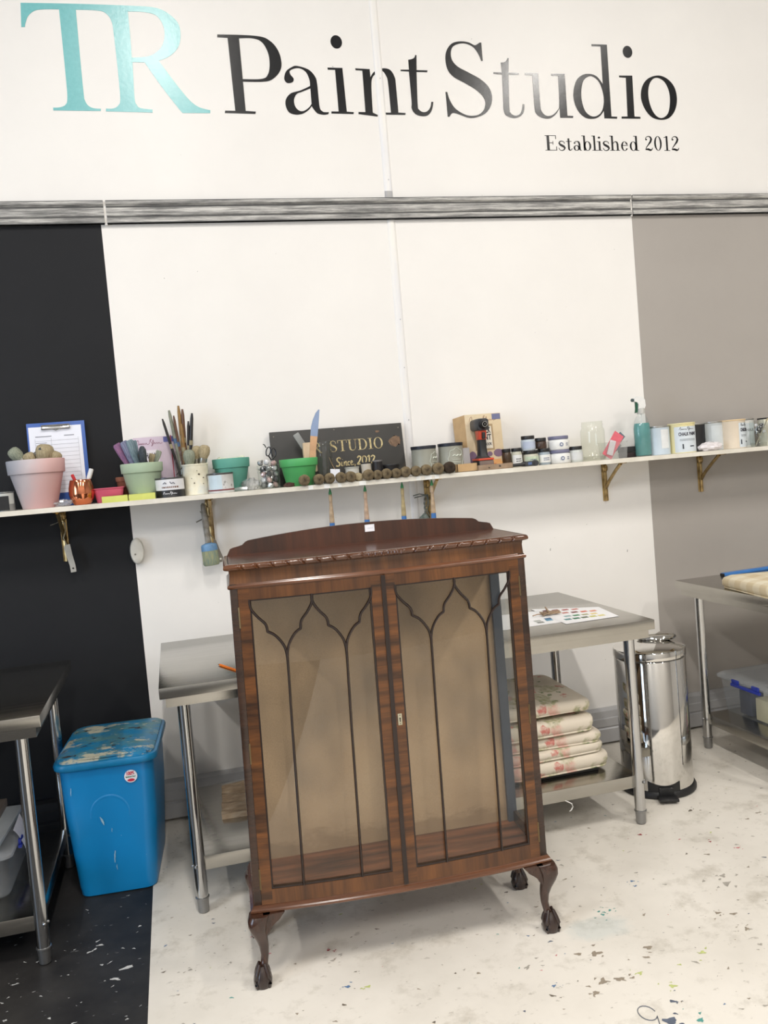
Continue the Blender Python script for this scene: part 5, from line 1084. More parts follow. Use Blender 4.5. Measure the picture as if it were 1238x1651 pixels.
for i, (a, b, c) in enumerate(pos+[(-.034, -.02, .112), (-.010, -.03, .116), (.02, -.02, .110)]):
    x, y, z = .415+a+random.uniform(-.003, .003), -.14+b, SZ(.415)+c-.004+random.uniform(0, .004)
    t = thing('glass_knob', 'round glass furniture knob among those filling the clear jar', 'glass knob', (x, y, z), (random.uniform(0, 3), random.uniform(0, 3), 0), 'glass knobs in the jar')  # loose glass furniture knobs heaped in the jar
    if kb is None: kb = M().blob((0, 0, 0), (.0135, .0135, .011), 8, 5); 
    mm = M(); mm.merge(kb); mm.obj('knob_head', KN[i % 4], t, ang=20); M().lathe([(.004, -.017), (.006, -.010)], 8).obj('knob_stem', SIL, t)
SCB = mat('scissor_black', (24, 24, 26), .35)
t = thing('scissors', 'black-handled scissors standing in the jar of glass knobs', 'scissors', (.428, -.14, SZ(.43)+.10))
for s_, dx, zz_, tl in ((-1, -.006, .058, .2), (1, .016, .052, -.05)):
    m = M(); m.tube([(dx+.0095*cos(a)+tl*.02*sin(a), 0, zz_+.019*sin(a)) for a in [i*PI/8 for i in range(17)]], .0028, 6, cap=False); m.tube([(dx, 0, zz_-.019), (.004, 0, .02), (.004+s_*.002, .0, -.01)], .0035, 6); m.obj('handle', SCB, t)
M().tube([(-.014, 0, .075), (-.020, 0, .088), (-.026, 0, .090)], .0024, 6).obj('finger_rest', SCB, t); M().box(-.001, -.001, -.06, .008, .001, .0).obj('blade', SIL, t, smooth=False)
crumple('small dark brown dried clump on the shelf beside the green pot', 'dried_clump', 'clump', .489, -.215, SZ(.49), (.022, .012, .010), mat('clump_brown', (70, 44, 36), .8), 10, 6)
GRN = multi('green_paint', [(.3, (72, 162, 90)), (.7, (88, 174, 104))], .5, sc=6)
pot('bright green flower pot in the middle of the shelf', .548, -.135, .085, .034, .058, .118, GRN)
m = M()
for i in range(5): m.blob((-.04+.02*i, -.02, .108), (.018, .018, .010), 9, 6, .1)
tag(m.obj('kindling', mat('pale_wood', (196, 172, 128), .7), loc=(.548, -.12, SZ(.55))), 'light wood pieces heaped inside the green pot', 'wood').__setitem__('kind', 'stuff')
st = thing('paint_stirrer', 'pointed wooden paint stirrer with blue-painted tip in the green pot', 'stirrer', (.600, -.165, SZ(.6)+.085), (0, .165, 0))
def blade_poly(z0, z1, w0, w1): return [(-w0, z0), (w0, z0), (w1, z1), (-w1, z1)]
m = M(); m.prism(blade_poly(-.02, .125, .0105, .0155), -.003, .003); m.obj('wood_part', mat('stirrer_wood', (200, 158, 120), .6, 0, .15, 20), st, smooth=False)
m = M(); m.prism([(-.0155, .125), (.0155, .125), (.016, .20), (.0155, .240), (.011, .241), (.000, .225), (-.010, .195), (-.0150, .165)], -.0033, .0033); m.obj('painted_tip', mat('stirrer_blue', (138, 156, 188), .5), st, smooth=False)
tag(M().box(-.028, -.015, 0, .028, .015, .13, .006).obj('sanding_block', mat('block_cream', (214, 190, 160), .8, 0, .1, 20), loc=(.605, -.10, SZ(.6)+.055)), 'cream block standing in the green pot behind the stirrer', 'block')
tag(M().box(-.014, -.004, 0, .014, .004, .07, .003).obj('plastic_piece', mat('frosted_grey', (146, 148, 146), .3), loc=(.585, -.10, SZ(.6)+.165), rot=(0, -.5, 0)), 'frosted grey plastic piece sticking out left of the stirrer', 'plastic')
glassjar('tall glass storage jar in front of the black sign', .668, -.10, .036, .186, glass('jar_glass_shiny', (.92, .94, .93), 2.5, .06), .95)
t = thing('paper_tag', 'white paper tag on a string leaning against the tall glass jar', 'tag', (.700, -.155, SZ(.7)), (math.radians(-14), .10, 0)); M().box(-.022, 0, 0, .020, .002, .062).obj('card', mat('tag_white', (222, 224, 232), .6), t, smooth=False); M().tube([(0, 0, .058), (-.012, .01, .085), (-.022, .02, .12)], .0012, 5).obj('string', mat('string_tan', (150, 124, 90), .8), t)
# the black sign
sg = thing('studio_sign', 'black painted board sign reading TR Studio since 2012, leaning on the wall', 'sign', (.748, -.060, SZ(.75)), (math.radians(-7), 0, 0))
SB = multi('sign_black', [(.3, (44, 43, 41)), (.62, (56, 54, 51)), (.74, (96, 80, 64))], .55, sc=5, det=6)
M().box(-.302, 0, 0, .302, .012, .247, .0012).obj('sign_board', SB, sg)
GOLD = multi('sign_gold', [(.35, (150, 130, 84)), (.6, (212, 196, 146))], .5, sc=60)
m = M(); didone(m, 'TR', -.172, .138, .098, .048, -.0009); m.obj('gold_initials', GOLD, sg, smooth=False, fix=False)
m = M(); didone(m, 'STUDIO', -.040, .138, .250, .050, -.0009)
m.obj('gold_lettering', GOLD, sg, smooth=False, fix=False)
m = M()
def pen_(pts, w=.004): m.ribbon(catmull([(x, z, 0) for x, z in pts], 4, closed=False), w, -.0012)
ox, oz = -.022, .070
def P_(l, w=.004): pen_([(ox+a*.1, oz+b*.1) for a, b in l], w)
P_([(.26, .34), (.18, .40), (.08, .33), (.12, .22), (.20, .14), (.14, .02), (.02, .04)], .006)
P_([(.30, .20), (.27, .04), (.34, .03)]); P_([(.40, .20), (.38, .02), (.42, .16), (.50, .20), (.48, .04), (.54, .04)])
P_([(.66, .18), (.58, .18), (.56, .06), (.64, .03)]); P_([(.70, .10), (.78, .16), (.74, .22), (.69, .12), (.73, .03), (.84, .06)]); P_([(.33, .30), (.335, .31)], .005)
P_([(.90, .05), (.87, -.04)])
P_([(1.02, .32), (1.10, .40), (1.18, .34), (1.10, .16), (1.00, .04), (1.20, .05)], .006); P_([(1.38, .38), (1.28, .36), (1.24, .18), (1.28, .04), (1.38, .08), (1.44, .26), (1.38, .38)], .005)
P_([(1.50, .32), (1.58, .38), (1.54, .04)], .006); P_([(1.66, .32), (1.74, .38), (1.82, .32), (1.74, .16), (1.66, .05), (1.86, .06)], .006)
m.obj('gold_script', GOLD, sg, smooth=False, fix=False)
m = M()
for x, z in ((-.285, .226), (.285, .226), (-.012, .238), (-.285, .02), (.285, .02)): m.prism([(x+.003*cos(a*PI/5), z+.003*sin(a*PI/5)) for a in range(10)], -.0012, .001)
m.obj('screw_hole', mat('hole_grey', (120, 112, 100), .6), sg, smooth=False)
m = M(); m.blob((.265, -.0002, .165), (.026, .0012, .022), 16, 4, .3); m.blob((.185, -.0002, .215), (.010, .001, .005), 12, 4, .3); m.obj('worn_patch', mat('worn_brown', (116, 92, 72), .7, 0, .3, 50), sg)
# small tins between sign and brush row
for x, y, r_, h, bc, lc, lab in ((.786, -.11, .031, .062, (206, 206, 200), (176, 176, 168), 'small flat white tin in front of the sign'), (.851, -.11, .023, .078, (196, 190, 178), (46, 42, 40), 'small tin with dark lid, second of the small tins before the sign'), (.903, -.11, .0225, .083, (40, 38, 40), (118, 116, 116), 'dark jar with grey lid in front of the sign'), (.966, -.11, .037, .060, (30, 29, 30), (44, 44, 46), 'wide black tin at the foot of the sign')):
    cancyl(lab, x, y, r_, h, mat('small_tin_%d' % bc[0], bc, .4), mat('small_lid_%d' % lc[0], lc, .4), None, None, name='small_tin')
# row of round brushes lying bristles outwards
ROW = [(.550, .0245, R_BRN), (.613, .0235, R_BRN), (.659, .0235, R_BRN), (.708, .0235, R_BRN), (.750, .0235, R_BRN), (.789, .019, B_BEI), (.828, .0245, R_BRN), (.868, .021, R_BRN), (.909, .023, R_BRN), (.952, .0215, R_BRN), (.995, .0235, R_BRN), (1.040, .0235, R_BRN), (1.088, .0245, R_BRN), (1.142, .0265, R_BRN), (1.196, .0265, R_DRK)]
ORD = ['leftmost', 'second from the left', 'third from the left', 'fourth from the left', 'fifth from the left', 'sixth from the left, set further back', 'seventh from the left', 'middle one', 'seventh from the right', 'sixth from the right', 'fifth from the right', 'fourth from the right', 'third from the right', 'second from the right', 'rightmost and darkest']
proto = None
for i, (x, r_, bm_) in enumerate(ROW):
    t = thing('round_brush', 'round bristle brush lying end-on along the shelf edge, '+ORD[i], 'brush', (x, -.258 if i != 5 else -.235, SZ(x)+r_-.001), (0, random.uniform(0, 3), random.uniform(-.05, .05)), 'round brushes lying in a row on the shelf edge')
    m = M(); k = 8; n = 18; secs = []
    for rr, yy in ((.0, 0), (.5, .000), (.82, .003), (.97, .010), (1.0, .020), (.95, .034), (.80, .048)):
        secs.append([(r_*rr*(1+random.uniform(-.05, .05))*cos(2*PI*j/n), yy+random.uniform(-.0012, .0012), r_*rr*(1+random.uniform(-.05, .05))*sin(2*PI*j/n)) for j in range(n)])
    loft(m, secs, cap=False); m.obj('bristles', bm_, t, ang=70)
    m = M(); m.tube([(0, .046, 0), (0, .052, 0), (0, .072, 0)], [r_*.80, r_*.80, r_*.62], 14); m.obj('ferrule', F_MET, t, ang=50)
    m = M(); m.tube([(0, .072, 0), (0, .085, 0), (0, .115, 0), (0, .15, 0)], [r_*.5, r_*.34, r_*.42, r_*.3], 10); m.obj('handle', H_WOOD, t)
# hanging green-tipped brushes
for i, (x, x2, zl, lab) in enumerate(((.663, .659, 1.207, 'leftmost'), (.817, .813, 1.21, 'second from the left'), (.984, .979, 1.21, 'third from the left'), (1.120, 1.115, 1.215, 'rightmost, beside the middle bracket'))):
    t = thing('hanging_brush', 'wooden brush with green handle tip hanging under the shelf, '+lab, 'brush', (x, -.20, SZ(x)-.0195), (0, .02, 0), 'green-tipped brushes hanging under the shelf')
    HW_ = mat('hang_wood_%d' % (i % 3), [(168, 146, 120), (176, 150, 128), (158, 142, 104)][i % 3], .6, 0, .3, 40)
    M().lathe([(.0008, 0), (.0035, -.008), (.0068, -.020), (.0072, -.028)], 12, sy=.7).obj('green_tip', mat('tip_green', (44, 118, 70), .5), t)
    M().lathe([(.0072, -.028), (.0078, -.040), (.0070, -.065), (.0080, -.085), (.0100, -.110), (.0112, -.150)], 12, sy=.6).obj('handle', HW_, t)
    M().lathe([(.0114, -.150), (.0118, -.172)], 12, sy=.62).obj('blue_band', mat('band_bright_blue', (58, 108, 170), .5), t)
    M().lathe([(.0118, -.172), (.0150, -.176), (.0150, -.200)], 12, sy=.5).obj('ferrule', F_MET, t); M().lathe([(.0150, -.200), (.0160, -.225), (.0120, -.245)], 12, sy=.5).obj('bristles', B_GRN, t)
# things hanging on brackets
t = thing('scraper', 'white-handled scraper tied by string to the far left bracket', 'scraper', (-.437, -.04, 1.245), (0, -.10, 0)); WHH = mat('handle_offwhite', (166, 164, 158), .5, 0, .12, 20)
m = M(); m.prism([(-.010, 0), (.010, 0), (.011, -.045), (.014, -.09), (.013, -.118), (-.009, -.118), (-.008, -.09), (-.014, -.04), (-.016, -.01)], -.005, .005); m.obj('handle', WHH, t, smooth=False)
M().lathe([(0, 0), (.004, 0), (.004, .0115), (0, .0115)], 10, mx=Matrix.Translation((.003, .0058, -.102)) @ Matrix.Rotation(PI/2, 4, 'X')).obj('hanging_hole', H_BLK, t)
m = M(); m.tube([(-.004, 0, 0), (-.010, -.003, .03), (.006, -.006, .06), (.008, -.004, .09), (-.006, 0, .10), (-.05, -.004, .092)], .0022, 5); m.obj('string', mat('string_grey', (150, 146, 130), .8), t)
BLB = mat('band_pale_blue', (92, 130, 166), .5, 0, .3, 40)
t = thing('paint_brush', 'large round brush with blue-painted ferrule hanging on the second bracket', 'brush', (.128, -.075, 1.366), (0, -.055, 0))
M().lathe([(.004, 0), (.009, -.008), (.012, -.05), (.013, -.10), (.012, -.15), (.013, -.172)], 12, sy=.7).obj('handle', multi('caked_handle', [(.4, (150, 146, 138)), (.6, (120, 112, 100)), (.66, (70, 66, 60))], .6, sc=40), t)
M().lathe([(.012, -.172), (.030, -.178), (.034, -.184), (.035, -.206)], 20, sy=.6).obj('ferrule', BLB, t); M().lathe([(.034, -.206), (.0345, -.235), (.036, -.262), (.030, -.270), (0, -.272)], 22, sy=.6).obj('bristles', bristle('bristle_bluegreen', (104, 126, 122), (160, 158, 116)), t)
t = thing('scraper', 'small metal scraper with a hole hanging behind the blue-banded brush', 'scraper', (.165, -.05, 1.20), (0, -.22, 0)); m = M(); m.prism([(-.006, 0), (.006, 0), (.009, -.05), (.013, -.085), (.006, -.098), (-.006, -.098), (-.012, -.085), (-.008, -.05)], -.002, .002); m.obj('blade', mat('dull_metal', (136, 132, 124), .45, .6), t, smooth=False)
M().lathe([(0, 0), (.0045, 0), (.0045, .0046), (0, .0046)], 10, mx=Matrix.Translation((0, .0023, -.084)) @ Matrix.Rotation(PI/2, 4, 'X')).obj('hanging_hole', WALLW, t); M().tube([(0, 0, 0), (-.012, -.01, .04), (-.004, -.01, .09), (-.02, -.01, .14)], .002, 5).obj('string', mat('string_grey', (150, 146, 130), .8), t)
m = M(); m.tube([(.095, -.05, 1.286), (.125, -.05, 1.298), (.145, -.02, 1.300)], .003, 6); tag(m.obj('metal_hook', mat('dull_metal', (136, 132, 124), .45, .6)), 'thin metal hook sticking out left of the second bracket', 'hook')
t = thing('string_bundle', 'knotted grey string and teal rag hanging from the middle bracket', 'string', (1.135, -.03, 1.33))
m = M()
for k in range(4): m.tube([(.0+.012*sin(k+i*.9), -.012, -.02-.02*i) for i in range(7)], .0025, 5)
m.tube([(-.06, -.01, -.02), (-.03, -.012, -.014), (.0, -.012, -.022)], .0025, 5); m.tube([(-.055, -.01, -.030), (-.02, -.012, -.024), (.01, -.012, -.02)], .0025, 5); m.obj('string', mat('string_slate', (104, 108, 104), .8), t)
M().blob((-.015, -.01, -.150), (.026, .014, .042), 12, 7, .15).obj('rag', multi('rag_teal', [(.4, (96, 110, 106)), (.6, (140, 150, 144))], .8, sc=60), t)
# taupe tins
TAU = mat('tin_taupe', (158, 158, 146), .4, 0, .05); TLD = mat('tin_navy_lid', (36, 40, 50), .4); LAB2 = mat('label_print_white', (216, 222, 210), .5)
def scallop(t, r, z0, cx_a, w, h):
    m = M(); pts = []
    for i in range(41):
        a = 2*PI*i/40; k = 1+.07*cos(8*a); ang = cx_a+w/2/r*cos(a)*k; pts.append(((r+.0012)*sin(ang), -(r+.0012)*cos(ang), z0+h/2*sin(a)*k))
    m.tube(pts, .0012, 4, cap=False)
    for i in range(5):
        a0 = cx_a+(-.25+.12*i)*w/r; m.tube([((r+.001)*sin(a0), -(r+.001)*cos(a0), z0+.012+.006*(i % 2)), ((r+.001)*sin(a0+.15), -(r+.001)*cos(a0+.15), z0+.018-.006*(i % 2))], .0028, 4)
    for zz in (-.004, -.014, -.020): m.tube([((r+.001)*sin(cx_a+b*w/r), -(r+.001)*cos(cx_a+b*w/r), z0+zz) for b in (-.28, -.1, .1, .28)], .0012, 4)
    m.obj('label_print', LAB2, t)
t, lb, z = cancyl('taupe tin with navy lid, left of the two behind the brush row', 1.123, -.105, .0565, .128, TAU, TLD); scallop(t, .0562, .06, .75, .06, .08)
M().lathe([(.0568, .116), (.0575, .120), (.0575, .130), (.056, .131)], 32, cap=False).obj('lid_rim', TLD, t)
t, lb, z = cancyl('taupe tin with navy lid and white scalloped label, next to the kraft tray', 1.251, -.105, .0565, .132, TAU, TLD); scallop(t, .0562, .062, .15, .075, .095)
M().lathe([(.0568, .120), (.0575, .124), (.0575, .134), (.056, .135)], 32, cap=False).obj('lid_rim', TLD, t)
# kraft tray, workbook in box, drill
KR = mat('kraft_card', (192, 160, 118), .8, 0, .08, 20)
t = thing('kraft_tray', 'low kraft cardboard tray beside the cordless driver', 'tray', (1.312, -.165, SZ(1.3)))
M().box(-.065, -.03, 0, .03, -.028, .036).box(-.065, .028, 0, .03, .03, .036).box(-.065, -.03, 0, -.063, .03, .036).box(.028, -.03, 0, .03, .03, .036).box(-.065, -.03, 0, .03, .03, .002).obj('tray_body', KR, t, smooth=False)
t = thing('frosted_sheet', 'frosted plastic sheet between the taupe tin and the workbook', 'plastic', (1.318, -.11, SZ(1.3)), (math.radians(-4), 0, 0)); M().box(-.012, 0, 0, .024, .003, .108).obj('sheet_panel', mat('frosted_white', (196, 194, 196), .3), t, smooth=False)
bk = thing('workbook', 'thick cream paint workbook in a kraft slipcase standing behind the driver', 'book', (1.425, -.050, SZ(1.42)), (math.radians(-4), 0, .0))
CRM = multi('book_cream', [(.3, (206, 186, 152)), (.6, (220, 202, 170)), (.75, (200, 170, 140))], .6, sc=9, det=6)
M().box(-.088, -.052, 0, .088, .014, .255, .001).obj('book_block', CRM, bk)
m = M(); m.add([(-.088, -.0525, 0), (-.088, -.0525, .255), (-.124, .012, .248), (-.120, .012, 0), (-.088, .012, 0), (-.088, .012, .253)], [(0, 1, 2, 3), (3, 2, 5, 4), (1, 5, 2), (0, 3, 4)]); m.obj('kraft_side', KR, bk, smooth=False, label='brown kraft side of the slipcase')
y = -.0528
m = M(); sigline(m, -.068, .212, .130, .034, y, .0016); m.obj('signature_print', mat('print_rust', (140, 92, 70), .6), bk, smooth=False, fix=False)
M().box(.045, y-.0004, .226, .086, y, .252).obj('corner_patch', mat('patch_slate', (108, 112, 146), .6), bk, smooth=False)
M().box(-.048, y-.0006, .086, .044, y, .206).obj('title_frame', mat('title_frame_tan', (170, 146, 112), .6), bk, smooth=False)
M().box(-.040, y-.0010, .094, .036, y-.0004, .196).obj('title_panel', mat('title_offwhite', (226, 220, 206), .6), bk, smooth=False)
for tx_, z0_, sz in (('CHALK', .166, .036), ('PAINT', .134, .036), ('WORKBOOK', .108, .018)): lettering(tx_, sz, TB, bk, (-.002, y-.0014, z0_), width=.068, bold=.0012 if sz > .02 else .0004)
VI = mat('blot_dusky', (124, 100, 124), .6)
m = M()
for x, z, a, b in ((.060, .070, .023, .018), (.018, .068, .013, .011), (-.066, .055, .020, .030)):
    m = M(); m.prism([(x+a*cos(q*PI/10)*(1+.06*sin(3*q)), z+b*sin(q*PI/10)) for q in range(20)], y-.0006, y); m.obj('violet_blot', VI, bk, smooth=False)
M().box(-.087, y-.0005, .001, .087, y, .030).box(.02, y-.0005, .03, .07, y, .042).obj('orange_wash', mat('wash_orange', (214, 158, 100), .6, 0, .1, 20), bk, smooth=False)
M().box(-.02, y-.0009, .020, .045, y-.0004, .0225).box(-.02, y-.0009, .0135, .035, y-.0004, .016).obj('small_print', mat('print_red', (176, 92, 60), .6), bk, smooth=False)
DRR = mat('driver_red', (196, 72, 44), .4); DRG = mat('driver_grey', (52, 54, 58), .45); DRK = mat('driver_black', (28, 28, 30), .5)
dr = thing('cordless_driver', 'black and red cordless driver standing on its battery, nose to the viewer', 'drill', (1.381, -.165, SZ(1.38)))
M().box(-.036, -.045, 0, .036, .045, .044, .006).obj('battery', DRK, dr); M().box(-.037, -.047, .044, .037, .045, .054, .004).obj('battery_rim', DRR, dr)
M().box(-.033, -.0465, .006, .033, -.0445, .042).obj('battery_front', mat('battery_grey', (120, 104, 96), .4), dr, smooth=False); M().box(-.016, -.0480, .012, .020, -.0462, .024).obj('red_latch', mat('latch_red', (222, 56, 36), .4), dr, smooth=False)
m = M(); loft(m, [[(x, y_, z) for x, y_ in rrect(a, b, .012, 5)] for a, b, z in ((.030, .034, .054), (.020, .026, .066), (.018, .022, .10), (.0185, .022, .140))]); m.obj('grip', DRK, dr)
m = M(); loft(m, [[(x, y_, z) for x, y_ in rrect(a, b, .012, 5)] for a, b, z in ((.0185, .023, .138), (.019, .026, .150), (.020, .030, .178))]); m.obj('red_collar', DRR, dr); M().box(-.007, -.040, .140, .007, -.022, .170, .004).obj('trigger', DRK, dr)
Rz = Matrix.Translation((0, 0, .205)) @ Matrix.Rotation(PI/2, 4, 'X')
m = M(); loft(m, [[(Rz @ Vector((x, y_, z))) for x, y_ in rrect(a, a*.95, a*.5, 5)] for a, z in ((.020, -.075), (.027, -.06), (.029, 0), (.029, .030), (.026, .038))]); m.obj('motor_housing', DRG, dr)
M().lathe([(.021, .036), (.020, .050), (.015, .058), (.012, .058), (.011, .052), (0, .052)], 24, mx=Rz).obj('chuck', mat('chuck_black', (36, 36, 38), .3, .4), dr); M().lathe([(.0125, .0585), (.0125, .060), (.0095, .060), (.0095, .0585)], 20, mx=Rz).obj('chuck_ring', SIL, dr); M().lathe([(0, .06), (.003, .06), (.004, .053)], 8, mx=Rz).obj('bit_socket', SIL, dr)
t = thing('wood_strip', 'paint-marked brown wood strip lying in front of the driver', 'wood', (1.412, -.222, SZ(1.41)), (0, 0, .02)); M().box(-.078, -.010, 0, .084, .010, .024, .001).obj('strip_body', mat('strip_brown', (146, 124, 102), .7, 0, .2, 30), t); M().blob((.022, -.0103, .014), (.005, .0012, .004), 8, 4, .3).blob((-.03, -.0103, .010), (.004, .001, .003), 8, 4, .3).obj('paint_mark', mat('mark_dark', (60, 50, 44), .6), t)
# jars
def jar(label, x, y, r, h, lidc, bodym, z=0, labc=None, lidh=.016, text=None, tc_=None, band=(.18, .78)):
    zz = SZ(x)+z; t = thing('wax_jar', label, 'jar', (x, y, zz)); hb = h-lidh
    M().lathe([(0, 0), (r*.92, 0), (r, .004), (r, hb*.84), (r*.9, hb*.96), (r*.84, hb)], 24).obj('jar_body', bodym, t, ang=50)
    M().lathe([(r*.84, hb), (r*.93, hb), (r*.95, hb+.002), (r*.95, h-.002), (r*.92, h), (0, h)], 24).obj('jar_lid', lidc, t, ang=40)
    if labc:
        m = M(); A = [math.radians(-90-68+136*i/18) for i in range(19)]; z0, z1 = hb*band[0], hb*band[1]; rr = r+.0007
        m.add([(rr*cos(a), rr*sin(a), q) for a in A for q in (z0, z1)], [(2*i, 2*i+2, 2*i+3, 2*i+1) for i in range(18)]); lb = m.obj('label', labc, t)
        if text: print_lines(lb, tc_, rr+.0005, z0+(z1-z0)*.5, r*1.0, 2, hb*.07, hb*.14)
    return t
LBK = mat('jar_lid_black', (30, 29, 30), .4); LPU = mat('jar_lid_slate', (112, 112, 138), .4); JW = mat('jar_white', (226, 226, 224), .4, 0, .02); JB = mat('jar_brown', (74, 56, 40), .3, 0, .3, 30); JP = mat('jar_pale_blue', (188, 198, 208), .35); JC = mat('jar_cream_glass', (196, 194, 176), .3, 0, .1, 20); JG = mat('jar_green_label', (190, 202, 178), .5, 0, .15, 40); JBL = mat('jar_print_blue', (70, 84, 120), .6)
jar('small brown jar with black lid, right beside the workbook', 1.522, -.10, .022, .088, LBK, JB)
jar('small jar with white label and dark lid, second right of the workbook', 1.566, -.115, .025, .088, LBK, JC, labc=JW, text='CLEAR', tc_=TB)
jar('brown topped jar half hidden behind the lower jars', 1.600, -.06, .022, .086, LBK, JB)
je = jar('jar with pale green label supporting the pale blue jar', 1.636, -.115, .036, .072, LBK, JC, labc=JG, text='BLUE', tc_=JBL)
jar('pale blue jar with black lid stacked on the green-labelled jar', 1.627, -.115, .033, .068, LBK, JP, z=.0721, labc=mat('label_powder', (176, 186, 206), .5))
jar('jar with white and blue label under the dark brown jar', 1.702, -.115, .029, .076, LBK, mat('jar_bluegrey', (150, 162, 172), .35), labc=JW, text='WAX', tc_=JBL)
jar('dark brown jar stacked on the white-labelled jar', 1.690, -.115, .0275, .050, LBK, mat('jar_dark_brown', (62, 44, 34), .35, 0, .3, 30), z=.0761)
def bigjar(label, x, z):
    t = jar(label, x, -.115, .050, .064, LPU, JW, z=z, lidh=.015)
    m = M(); a0 = -.12; m.prism([(.0095*cos(q*PI/8), .0095*sin(q*PI/8)) for q in range(16)], -.0008, 0); m.v = [(a-.008, b-.0507, c+.024) for a, b, c in m.v]; lb = m.obj('round_emblem', mat('emblem_blue', (112, 122, 150), .6), t, smooth=False)
    m = M(); m.prism([(.0045*cos(q*PI/4), .0045*sin(q*PI/4)) for q in range(8)], -.0012, -.0006); m.v = [(a-.008, b-.0507, c+.024) for a, b, c in m.v]; m.obj('emblem_centre', JW, lb, smooth=False)
    print_lines(t, JBL, .0509, .026, .014, 2, .0035, .008, .45)
bigjar('wide white jar with slate lid, lower of the stacked pair', 1.781, 0); bigjar('wide white jar with slate lid, upper of the stacked pair', 1.779, .0642)
jar('single pale jar with black lid beside the big glass jar', 1.861, -.12, .033, .074, LBK, mat('jar_frosted', (200, 204, 200), .3), labc=mat('label_silver', (206, 208, 208), .5))
t = thing('hand_tool', 'black handled tool lying in front of the small jars', 'tool', (1.49, -.215, SZ(1.5)+.011), (0, 0, .01)); M().tube([(0, 0, 0), (.05, 0, .0), (.07, 0, .002)], [.007, .008, .011], 8).obj('shaft', DRK, t); M().box(.068, -.012, -.010, .118, .012, .013, .004).obj('tool_body', DRG, t); M().box(.082, -.0135, -.004, .100, -.0118, .008).obj('blue_badge', mat('badge_blue', (80, 100, 140), .4), t, smooth=False); M().lathe([(0, -.012), (.013, -.012), (.014, 0), (.013, .012), (0, .012)], 16, mx=Matrix.Translation((.122, 0, .002)) @ Matrix.Rotation(PI/2, 4, 'X')).obj('round_head', DRG, t)
glassjar('large empty glass jar, tallest jar on the right half of the shelf', 1.955, -.12, .056, .184, glass('pale_green_glass', (.95, .96, .92), 1.5, .05, .02), .86)
t = thing('clear_tub', 'clear plastic tub holding sandpaper sheets', 'box', (2.040, -.15, SZ(2.04))); m = M(); secs = [[(x, y_, z) for x, y_ in rrect(.056*f, .045*f, .01, 4)] for f, z in ((.90, 0), (.92, .003), (1.0, .078), (1.05, .080))]
n = len(secs[0]); m.add([p for s in secs for p in s], [(j*n+i, j*n+(i+1) % n, (j+1)*n+(i+1) % n, (j+1)*n+i) for j in range(3) for i in range(n)]+[tuple(range(n))[::-1]]); m.obj('tub_body', glass('tub_plastic', (.92, .92, .90), 1.2, .1, .12), t, ang=40)
for lab, colr, dx, dz, a, w, l in (('pink sandpaper sheet in the clear tub', (214, 104, 116), -.010, .030, .62, .052, .125), ('white crumpled wipe in the clear tub', (206, 200, 204), -.024, .034, .35, .030, .070), ('slate blue sandpaper sheet at the right of the tub', (96, 112, 124), .010, .030, .78, .034, .130), ('grey folded sandpaper in the clear tub', (140, 140, 140), .004, .022, .95, .024, .080), ('dark teal sandpaper at the bottom of the tub', (70, 96, 108), -.004, .014, 1.0, .018, .080)):
    o = M().box(-w/2, -.0015, -l/2, w/2, .0015, l/2).obj('sandpaper', mat('sand_%d_%d' % colr[:2], colr, .8, 0, .08, 60), loc=(2.04+dx, -.165+.006*dx*100+.01*(a > .7), SZ(2.04)+dz+l*.28), rot=(0, a, 0), smooth=False); tag(o, lab, 'sandpaper')
t = thing('black_case', 'small flat black case between tub and spray bottle', 'case', (2.138, -.10, SZ(2.14))); M().box(-.028, -.03, 0, .035, .03, .024, .003).obj('case_base', mat('case_dark', (36, 24, 26), .5), t); M().box(-.030, -.032, .0245, .036, .032, .052, .004).obj('case_lid', DRK, t)
# spray bottle
sp = thing('spray_bottle', 'clear trigger spray bottle with teal liquid', 'bottle', (2.207, -.135, SZ(2.2)))
PRF = [(0, .001), (.036, .001), (.041, .006), (.0415, .13), (.039, .155), (.030, .180), (.018, .200), (.0165, .215)]
M().lathe(PRF, 28, cap=False, sy=.8).obj('bottle_body', glass('bottle_plastic', (.93, .95, .95), 1.0, .04, .03), sp, ang=60)
M().lathe([(0, .003), (.034, .003), (.0395, .008), (.040, .13), (.0375, .150), (.035, .158), (0, .158)], 28, sy=.8).obj('teal_liquid', mat('liquid_teal', (88, 148, 146), .25, 0, .12, 14), sp, ang=50)
SW = mat('spray_white', (226, 226, 224), .4)
M().lathe([(.018, .203), (.019, .205), (.019, .226), (.016, .230)], 20).obj('screw_collar', mat('collar_grey', (190, 190, 186), .4), sp)
m = M(); m.prism([(-.018, .228), (.016, .228), (.022, .240), (.020, .268), (.006, .284), (-.020, .286), (-.034, .276), (-.036, .264), (-.020, .258), (-.014, .245)], -.012, .012); m.obj('trigger_head', SW, sp, ang=20)
M().lathe([(0, 0), (.007, 0), (.008, .010), (.006, .012), (0, .012)], 12, mx=Matrix.Translation((-.034, 0, .270)) @ Matrix.Rotation(-PI/2, 4, 'Y')).obj('nozzle', mat('nozzle_dark', (70, 84, 84), .4), sp)
m = M(); m.prism([(-.026, .260), (-.018, .260), (-.016, .235), (-.020, .212), (-.030, .208), (-.026, .228)], -.006, .006); m.obj('trigger', mat('trigger_green', (26, 84, 62), .4), sp, ang=20); M().tube([(0, 0, .22), (.004, 0, .1), (.012, 0, .012)], .002, 6).obj('dip_tube', SW, sp)
